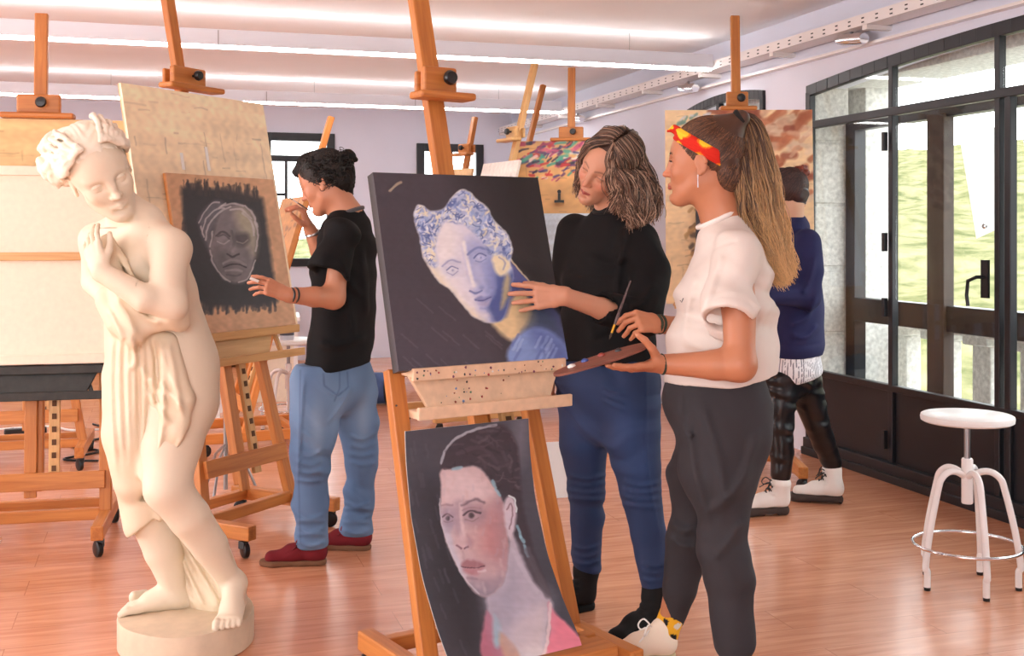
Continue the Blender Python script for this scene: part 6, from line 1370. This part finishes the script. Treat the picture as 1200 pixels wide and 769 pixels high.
lo, hi = S.bounds(); S.cut(P(933,416,5.53), (0,0,-1), lo-.2, hi+.2)
S.disp(lo, hi, wrinkle((.3,.2,.9), 30, .006, 81, warp=2.0)); 
for q in ([P(955,300,5.28),P(948,330,5.27),P(940,345,5.27)],[P(958,345,5.28),P(945,372,5.3),P(925,380,5.35)],[P(960,380,5.4),P(945,395,5.38),P(925,392,5.38)]): S.crease(q, .01, .014)
S.crease([P(963,402,5.45),P(945,405,5.38),P(922,405,5.38),P(905,402,5.45)], -.004, .006)
tag(sculpt('sweatshirt', S, .007, M['cloth'], PD, SK(40,42,82)), 'navy blue sweatshirt')
S = Shape(); S.u(ecap(P(932,412,5.53), P(931,432,5.53), .160,.112,.172,.130, latD), .03); lo, hi = S.bounds(); S.cut(P(931,446,5.53), (.25,0,-1), lo-.2, hi+.2, .01); 
def stripes(V):
    a = np.arctan2(V[:, 1]-5.53, V[:, 0]-P(931,430,5.53)[0]); C = np.tile(SK(238,236,240), (len(V), 1)); C[(a*13 % 1) < .22] = SK(60,62,86); return C
tag(sculpt('shirt_tail', S, .005, M['cloth'], PD, stripes), 'white shirt tail with thin dark stripes')
S = Shape(); S.u(ecap(P(931,420,5.53), P(930,440,5.53), .15,.11,.15,.11, latD), .03)
S.chain([P(914,448,5.46), P(914,500,5.44), P(916,530,5.44), P(915,556,5.44)], [.092,.062,.056,.048], .03); S.chain([P(941,445,5.62), P(957,496,5.64), P(966,520,5.67), P(975,543,5.70)], [.090,.062,.056,.048], .03)
lo, hi = S.bounds(); S.disp(lo, hi, wrinkle((.1,0,1), 90, .0022, 85, warp=1.5)); S.cut(P(931,432,5.53), (0,0,1), lo-.2, hi+.2)
tag(sculpt('leggings', S, .006, M['leatherette'], PD), 'shiny black leather look leggings')
for hl, d, a in ((P(926,606,5.46), (-1,-.15), lD[0][2]), (P(990,590,5.66), (-.95,.32), lD[1][2])):
    u_ = shoe('boot', PD, hl, d, 'boot', SK(74,62,58), SK(240,234,228), lace_c=(.03,.03,.03), shaft=.09, sole_h=.042, shaft_to=a+A3(0,0,-.02), L=.28, wide=1.05); u_['label'] = 'white lace-up boot with a thick dark sole'
S = Shape(); S.u(ell(TD(-.022,0,.045), (.102,.084,.092), TD.R)); lo, hi = S.bounds(); S.cut(TD(.025,0,-.01), TD.v(.105,0,-.07), lo-.1, hi+.1, .01); S.cut(TD(.0,0,-.05), TD.v(.02,0,-.1), lo-.1, hi+.1, .01)
S.u(cone(TD(-.06,0,-.02), P(937,238,5.50), .05, .024), .03); S.disp(lo-.03, hi+.03, wrinkle((.5,.5,.6), 120, .004, 91, warp=2))
hm = sculpt('hair', S, .004, M['hair'], PD, SK(58,38,38))
S = Shape(); S.u(ell(P(939,202,5.5), (.036,.034,.032))); rng = np.random.RandomState(8)
for k in range(22): v = unit(rng.normal(size=3)); S.u(ell(P(939,202,5.5)+v*.032, rng.uniform(.007,.014,3)), .004)
tag(sculpt('hair_bun', S, .0035, M['hair'], hm, SK(120,54,40)), 'reddish brown hair bun')
scalp(TD, [(.05,.06,.06),(.0,.08,.0),(-.06,.06,-.07),(-.09,0,-.08)], (-.10,0,.09), (-.022,0,.045), (.102,.084,.092), 900, 12, 12, M['hair'], hm, np.array([SK(54,34,32), SK(84,52,46), SK(40,26,26)]), lift=1.06, rad=.0014)
scalp(TD, [(.05,-.06,.06),(.0,-.08,.0),(-.06,-.06,-.07),(-.09,0,-.08)], (-.10,0,.09), (-.022,0,.045), (.102,.084,.092), 900, 12, 13, M['hair'], hm, np.array([SK(54,34,32), SK(84,52,46), SK(40,26,26)]), lift=1.06, rad=.0014)
# ------------------------------------------------------------------ the plaster statue
YS = 3.72
ST_ = thing('statue', 'life size cream plaster statue of a draped classical figure on an oval plinth', 'statue', (-1.05, 3.76, 0))
S = Shape()
TS = Frame(P(117,203,3.60), unit(A3(.58,-.70,-.40)), (-.36,-.35,.93), 1.16)
nS = P(166,262,3.72)
head_shape(S, TS, ears=True, nose=1.0, lips=1.0, open_eyes=.8)
S.u(cone(TS(-.035,0,-.045), P(160,262,3.73), .054, .062), .03)
# torso bending to the left, seen from its left front side
ls = unit(A3(.75,-.66,0))
S.u(ecap(P(164,262,3.71), P(170,296,3.72), .10,.07,.165,.10, ls), .03)
S.u(ecap(P(170,296,3.72), P(184,345,3.74), .165,.105,.150,.112, ls), .02)
S.u(ecap(P(184,345,3.74), P(192,385,3.76), .150,.112,.158,.118, ls), .02)
S.u(ecap(P(192,385,3.76), P(196,430,3.77), .150,.112,.172,.145, ls), .03)
S.u(ell(P(160,312,3.63), (.045,.045,.045)), .03); S.u(ell(P(130,300,3.66), (.04,.04,.04)), .03)
# near arm: shoulder, elbow, forearm across the chest, hand at the far shoulder
s1, e1, w1 = P(200,292,3.60), P(202,358,3.54), P(118,318,3.50)
S.chain([P(176,272,3.66), s1], [.050,.060], .03); S.chain([s1, P(197,325,3.55), e1], [.060,.054,.044], .03); S.chain([e1, P(170,350,3.50), w1], [.045,.042,.029], .025)
hand(S, w1, P(104,280,3.53)-w1, (-.35,-.75,.1), (.6,0,.3), curls=(.25,.3,.35,.4), spread=.02, thumb_dir=(.8,.5,-.3), sc=.98)
# far shoulder and arm, folded under
s2 = P(114,282,3.80); S.chain([P(145,268,3.75), s2], [.06,.055], .03); S.chain([s2, P(112,330,3.82), P(140,362,3.66)], [.052,.044,.034], .03); 
hand(S, P(142,364,3.655), P(200,350,3.58)-P(142,364,3.655), (-.2,-1,-.2), (0,0,1), curls=(.5,.5,.5,.5))
# hips and legs
S.u(cone(P(206,425,3.73), P(210,470,3.70), .128, .122), .05); S.u(cone(P(172,430,3.80), P(168,480,3.80), .125, .11), .05)
S.chain([P(208,468,3.70), P(200,520,3.64), P(196,572,3.58)], [.122,.098,.068], .03); S.chain([P(196,572,3.58), P(222,606,3.62), P(246,640,3.68), P(272,684,3.74)], [.068,.064,.056,.034], .025)
S.chain([P(172,478,3.79), P(170,540,3.76), P(175,600,3.74)], [.11,.092,.068], .03); S.chain([P(175,600,3.74), P(192,645,3.76), P(207,695,3.78)], [.067,.062,.038], .025)
def foot(S, ank, toe_dir, z0, L=.235, sc=1.0):
    T = Frame(A3(ank[0], ank[1], z0), A3(toe_dir[0], toe_dir[1], 0), (0,0,1))
    S.u(cone(T(-.035,0,.028), ank, .030, .032), .03); S.u(cone(T(-.03,0,.026), T(.06,0,.036), .028, .032), .03); S.u(cone(ank, T(.09,.002,.034), .032, .027), .03)
    S.u(ecap(T(.06,0,.026), T(.135,0,.018), .036,.026,.044,.018, T.R[:,1]), .02)
    for i, (y, l, r) in enumerate(((.032,.050,.0125),(.013,.046,.0095),(-.003,.041,.009),(-.018,.035,.0085),(-.032,.028,.008))):
        s = -1 if False else 1; a = T(.125, y*SGN, .017); m_ = T(.130+l*.6, y*SGN*1.05, .018); e = T(.130+l, y*SGN*1.05, .010); S.u(cone(a, m_, r, r), .006); S.u(cone(m_, e, r, r*.9), .004)
ZP = .098
SGN = 1; foot(S, P(208,697,3.79), (-.93,-.42), ZP)
SGN = -1; foot(S, P(275,684,3.74), (.10,-1), ZP)
S.u(ecap(P(156,700,3.86), P(170,698,3.9), .02,.014,.02,.014, (0,0,1)), .01)
lo_h, hi_h = box8(TS(0,0,0), .17)
PLc = SK(226,211,188)
body = sculpt('body', S, .007, M['plaster'], ST_, None or (lambda V: np.tile(PLc, (len(V), 1))), fine=[(lo_h, hi_h, .0028), (*nb_(P(90,335,3.66), P(150,262,3.40)), .003), (*nb_(P(130,755,4.05), P(300,676,3.45)), .0035)])
# hair: swept waves and a curled knot
S = Shape(); S.u(ell(TS(-.022,0,.050), np.array((.108,.090,.098))*1.08, TS.R)); lo, hi = S.bounds()
S.cut(TS(.058,0,.040), TS.v(.10,0,-.055), lo-.1, hi+.1, .015); S.cut(TS(.0,0,-.045), TS.v(.03,0,-.1), lo-.1, hi+.1, .015)
S.u(ell(P(76,188,3.70), (.068,.080,.085)), .03); S.u(ell(P(84,170,3.68), (.07,.07,.06)), .03); S.u(ell(P(100,168,3.65), (.07,.08,.05)), .03)
rng = np.random.RandomState(12)
for k in range(46):
    a = rng.uniform(0, 6.28); b_ = rng.uniform(-.9, .9); v = A3(math.cos(a)*math.cos(b_), -abs(math.sin(a)*math.cos(b_)), math.sin(b_)); p = P(76,186,3.69)+v*A3(.068,.078,.085); r_ = rng.uniform(.010,.019)
    S.u(cone(p, p+unit(np.cross(v, rng.normal(size=3)))*rng.uniform(.012,.034), r_, r_*.8), .004)
for k in range(10): # crown curls
    x, y = rng.uniform(96,124), rng.uniform(146,158); p = P(x, y, 3.60+rng.uniform(-.03,.05)); S.u(cone(p, p+A3(rng.uniform(-.02,.02),-.01,rng.uniform(-.012,.012)), .016, .012), .006)
S.u(cone(P(98,156,3.56), P(88,152,3.58), .020, .016), .006); S.u(cone(P(110,150,3.58), P(120,153,3.56), .020, .015), .006)
for sg in (-1, 1):
    for q in range(9):
        a = q/8.; pts = []
        for t in np.linspace(0, 1, 8):
            ang = -.15+1.9*t; zz = .135-.16*a*(.35+.65*t); xx = .088-.155*t-.02*a; rr = 1.07+.02*math.sin(16*t+q)
            v = (A3(xx, sg*(.014+.085*math.sin(min(1.5, .25+1.35*a+.25*t))), zz)-A3(-.022,0,.05))/np.array((.108,.090,.098)); v = unit(v)*rr*1.0
            pts.append(TS(*(A3(-.022,0,.05)+v*np.array((.108,.090,.098)))+0*v))
        for i in range(len(pts)-1): S.u(cone(pts[i]+TS.v(0,0,.004*math.sin(i*2.2+q)), pts[i+1]+TS.v(0,0,.004*math.sin((i+1)*2.2+q)), .0085, .0085), .005)
S.disp(*S.bounds(), wrinkle((.5,.3,.6), 190, .0012, 101, warp=3))
sculpt('hair', S, .0032, M['plaster'], body, SK(236,226,208))
# drapery: bunched at the chest and waist, hanging down the thighs, trailing between the legs
S = Shape()
S.chain([P(122,285,3.60), P(136,320,3.58), P(150,345,3.57)], [.022,.026,.032], .02); S.chain([P(126,280,3.60), P(146,305,3.575), P(160,335,3.56)], [.012,.013,.013], .01)
S.u(cone(P(128,352,3.60), P(138,378,3.58), .045, .040), .03); S.u(cone(P(150,348,3.56), P(156,385,3.55), .042, .045), .03); S.u(cone(P(176,352,3.55), P(200,368,3.54), .034, .034), .02); S.u(cone(P(214,345,3.58), P(212,378,3.58), .016, .030), .02); S.u(cone(P(176,380,3.56), P(205,376,3.56), .03, .024), .02)
lat_ = unit(A3(.9,-.42,0))
S.u(ecap(P(158,385,3.66), P(160,440,3.68), .105,.075,.115,.085, lat_), .03); S.u(ecap(P(160,440,3.68), P(160,505,3.68), .120,.09,.115,.10, lat_), .02); S.u(ecap(P(160,505,3.68), P(163,562,3.68), .112,.10,.075,.085, lat_), .02); S.u(ecap(P(168,555,3.72), P(174,612,3.72), .095,.09,.078,.085, lat_), .02)
S.u(ecap(P(196,400,3.62), P(206,470,3.60), .035,.03,.065,.04, lat_), .02); S.u(ecap(P(206,470,3.60), P(206,505,3.575), .065,.04,.042,.03, lat_), .02); S.u(ecap(P(204,500,3.58), P(172,560,3.58), .04,.03,.025,.02, lat_), .03)
# pointed lower edges
lo, hi = S.bounds(); nn = unit(P(216,510,3.6)-P(168,575,3.6)); nn2 = A3(nn[2], 0, -nn[0]); nn2 = nn2 if nn2[2] < 0 else -nn2
S.cut(P(216,512,3.6), nn2, A3(P(172,575,3.6)[0], lo[1]-.1, P(158,578,3.6)[2]), A3(hi[0]+.1, 3.70, P(200,500,3.6)[2]), .01)
S.cut(P(163,622,3.72), unit(A3(.62,0,-.78)), lo-.1, A3(hi[0], hi[1]+.1, P(160,580,3.7)[2]), .006)
for (x0, x1, x2, a_) in ((132,130,137,.012),(142,140,146,.010),(150,149,153,.013),(158,158,160,.010),(166,168,164,.012),(174,178,172,.011),(183,190,180,.012)):
    S.crease([P(x0,396,3.58), P(x1,430,3.57), P(x1+1,490,3.57), P(x2,555,3.58)], a_*.85, .011)
for (x0, x1, x2, a_) in ((146,145,150,.010),(162,163,162,.010),(178,184,176,.010)): S.crease([P(x0,400,3.57), P(x1,440,3.56), P(x2,540,3.57)], -a_*.5, .009)
for pts in ([(150,390),(160,420),(150,435)],[(160,425),(178,450),(196,475)],[(176,440),(200,462),(214,480)],[(170,455),(186,480),(200,498)],[(196,400),(205,440),(214,490)],[(190,400),(196,430),(206,460)],[(135,350),(150,372),(160,395)],[(125,360),(138,385),(146,400)],[(188,352),(204,362),(214,372)],[(150,352),(170,372),(190,380)]):
    S.crease([P(x, y, 3.53 if y < 400 else 3.55) for x, y in pts], .008, .010)
S.crease([P(216,508,3.56), P(205,530,3.55), P(185,552,3.55), P(166,572,3.56)], .007, .008)
# behind and between the legs
S.u(ecap(P(186,560,3.80), P(206,600,3.80), .05,.035,.05,.035, lat_), .03)
S.u(ecap(P(206,600,3.80), P(238,655,3.82), .055,.035,.085,.05, lat_), .03); S.u(ecap(P(238,655,3.82), P(246,700,3.82), .085,.05,.125,.07, lat_), .03)
for x0, x1, x2 in ((184,206,232),(194,216,250),(202,232,262),(176,200,222)): S.crease([P(x0,585,3.74), P(x1,640,3.72), P(x2-4,690,3.72), P(x2+8,712,3.70)], .014, .010)
lo, hi = S.bounds(); S.cut(A3(0,0,ZP-.004), (0,0,-1), lo-.1, hi+.1)
S.disp(lo, hi, wrinkle((.9,.2,.1), 40, .003, 105, warp=1.6))
tag(sculpt('drapery', S, .0055, M['plaster'], body, SK(224,207,180)), 'carved plaster drapery held at the chest')
# plinth
b = MB(); n = 64; Vt = []; Vb = []; C0 = P(219,0,3.76); ca, sa = math.cos(.35), math.sin(.35)
for ring_, (k, z) in enumerate(((.97,0),(1.0,.006),(1.0,.09),(.985,.0985),(.95,.10))):
    for i in range(n):
        a = 2*math.pi*i/n; x, y = .225*k*math.cos(a), .275*k*math.sin(a); x, y = x*1.0+.10*y*0, y; Vt.append((C0[0]+x*ca-y*sa*.6-ST_.location[0], 3.755+x*sa*.5+y*ca-ST_.location[1], z+.0015*math.sin(5*a)))
Fc = [(r*n+i, r*n+(i+1) % n, (r+1)*n+(i+1) % n, (r+1)*n+i) for r in range(4) for i in range(n)]+[tuple(range(n))[::-1], tuple(4*n+i for i in range(n))]
b._add(Vt, Fc, Vt, True); b.build('plinth', mat('plinth_plaster', srgb(212,192,166), .75, noise=.12, nscale=14, bump=.35, bscale=26), ST_)
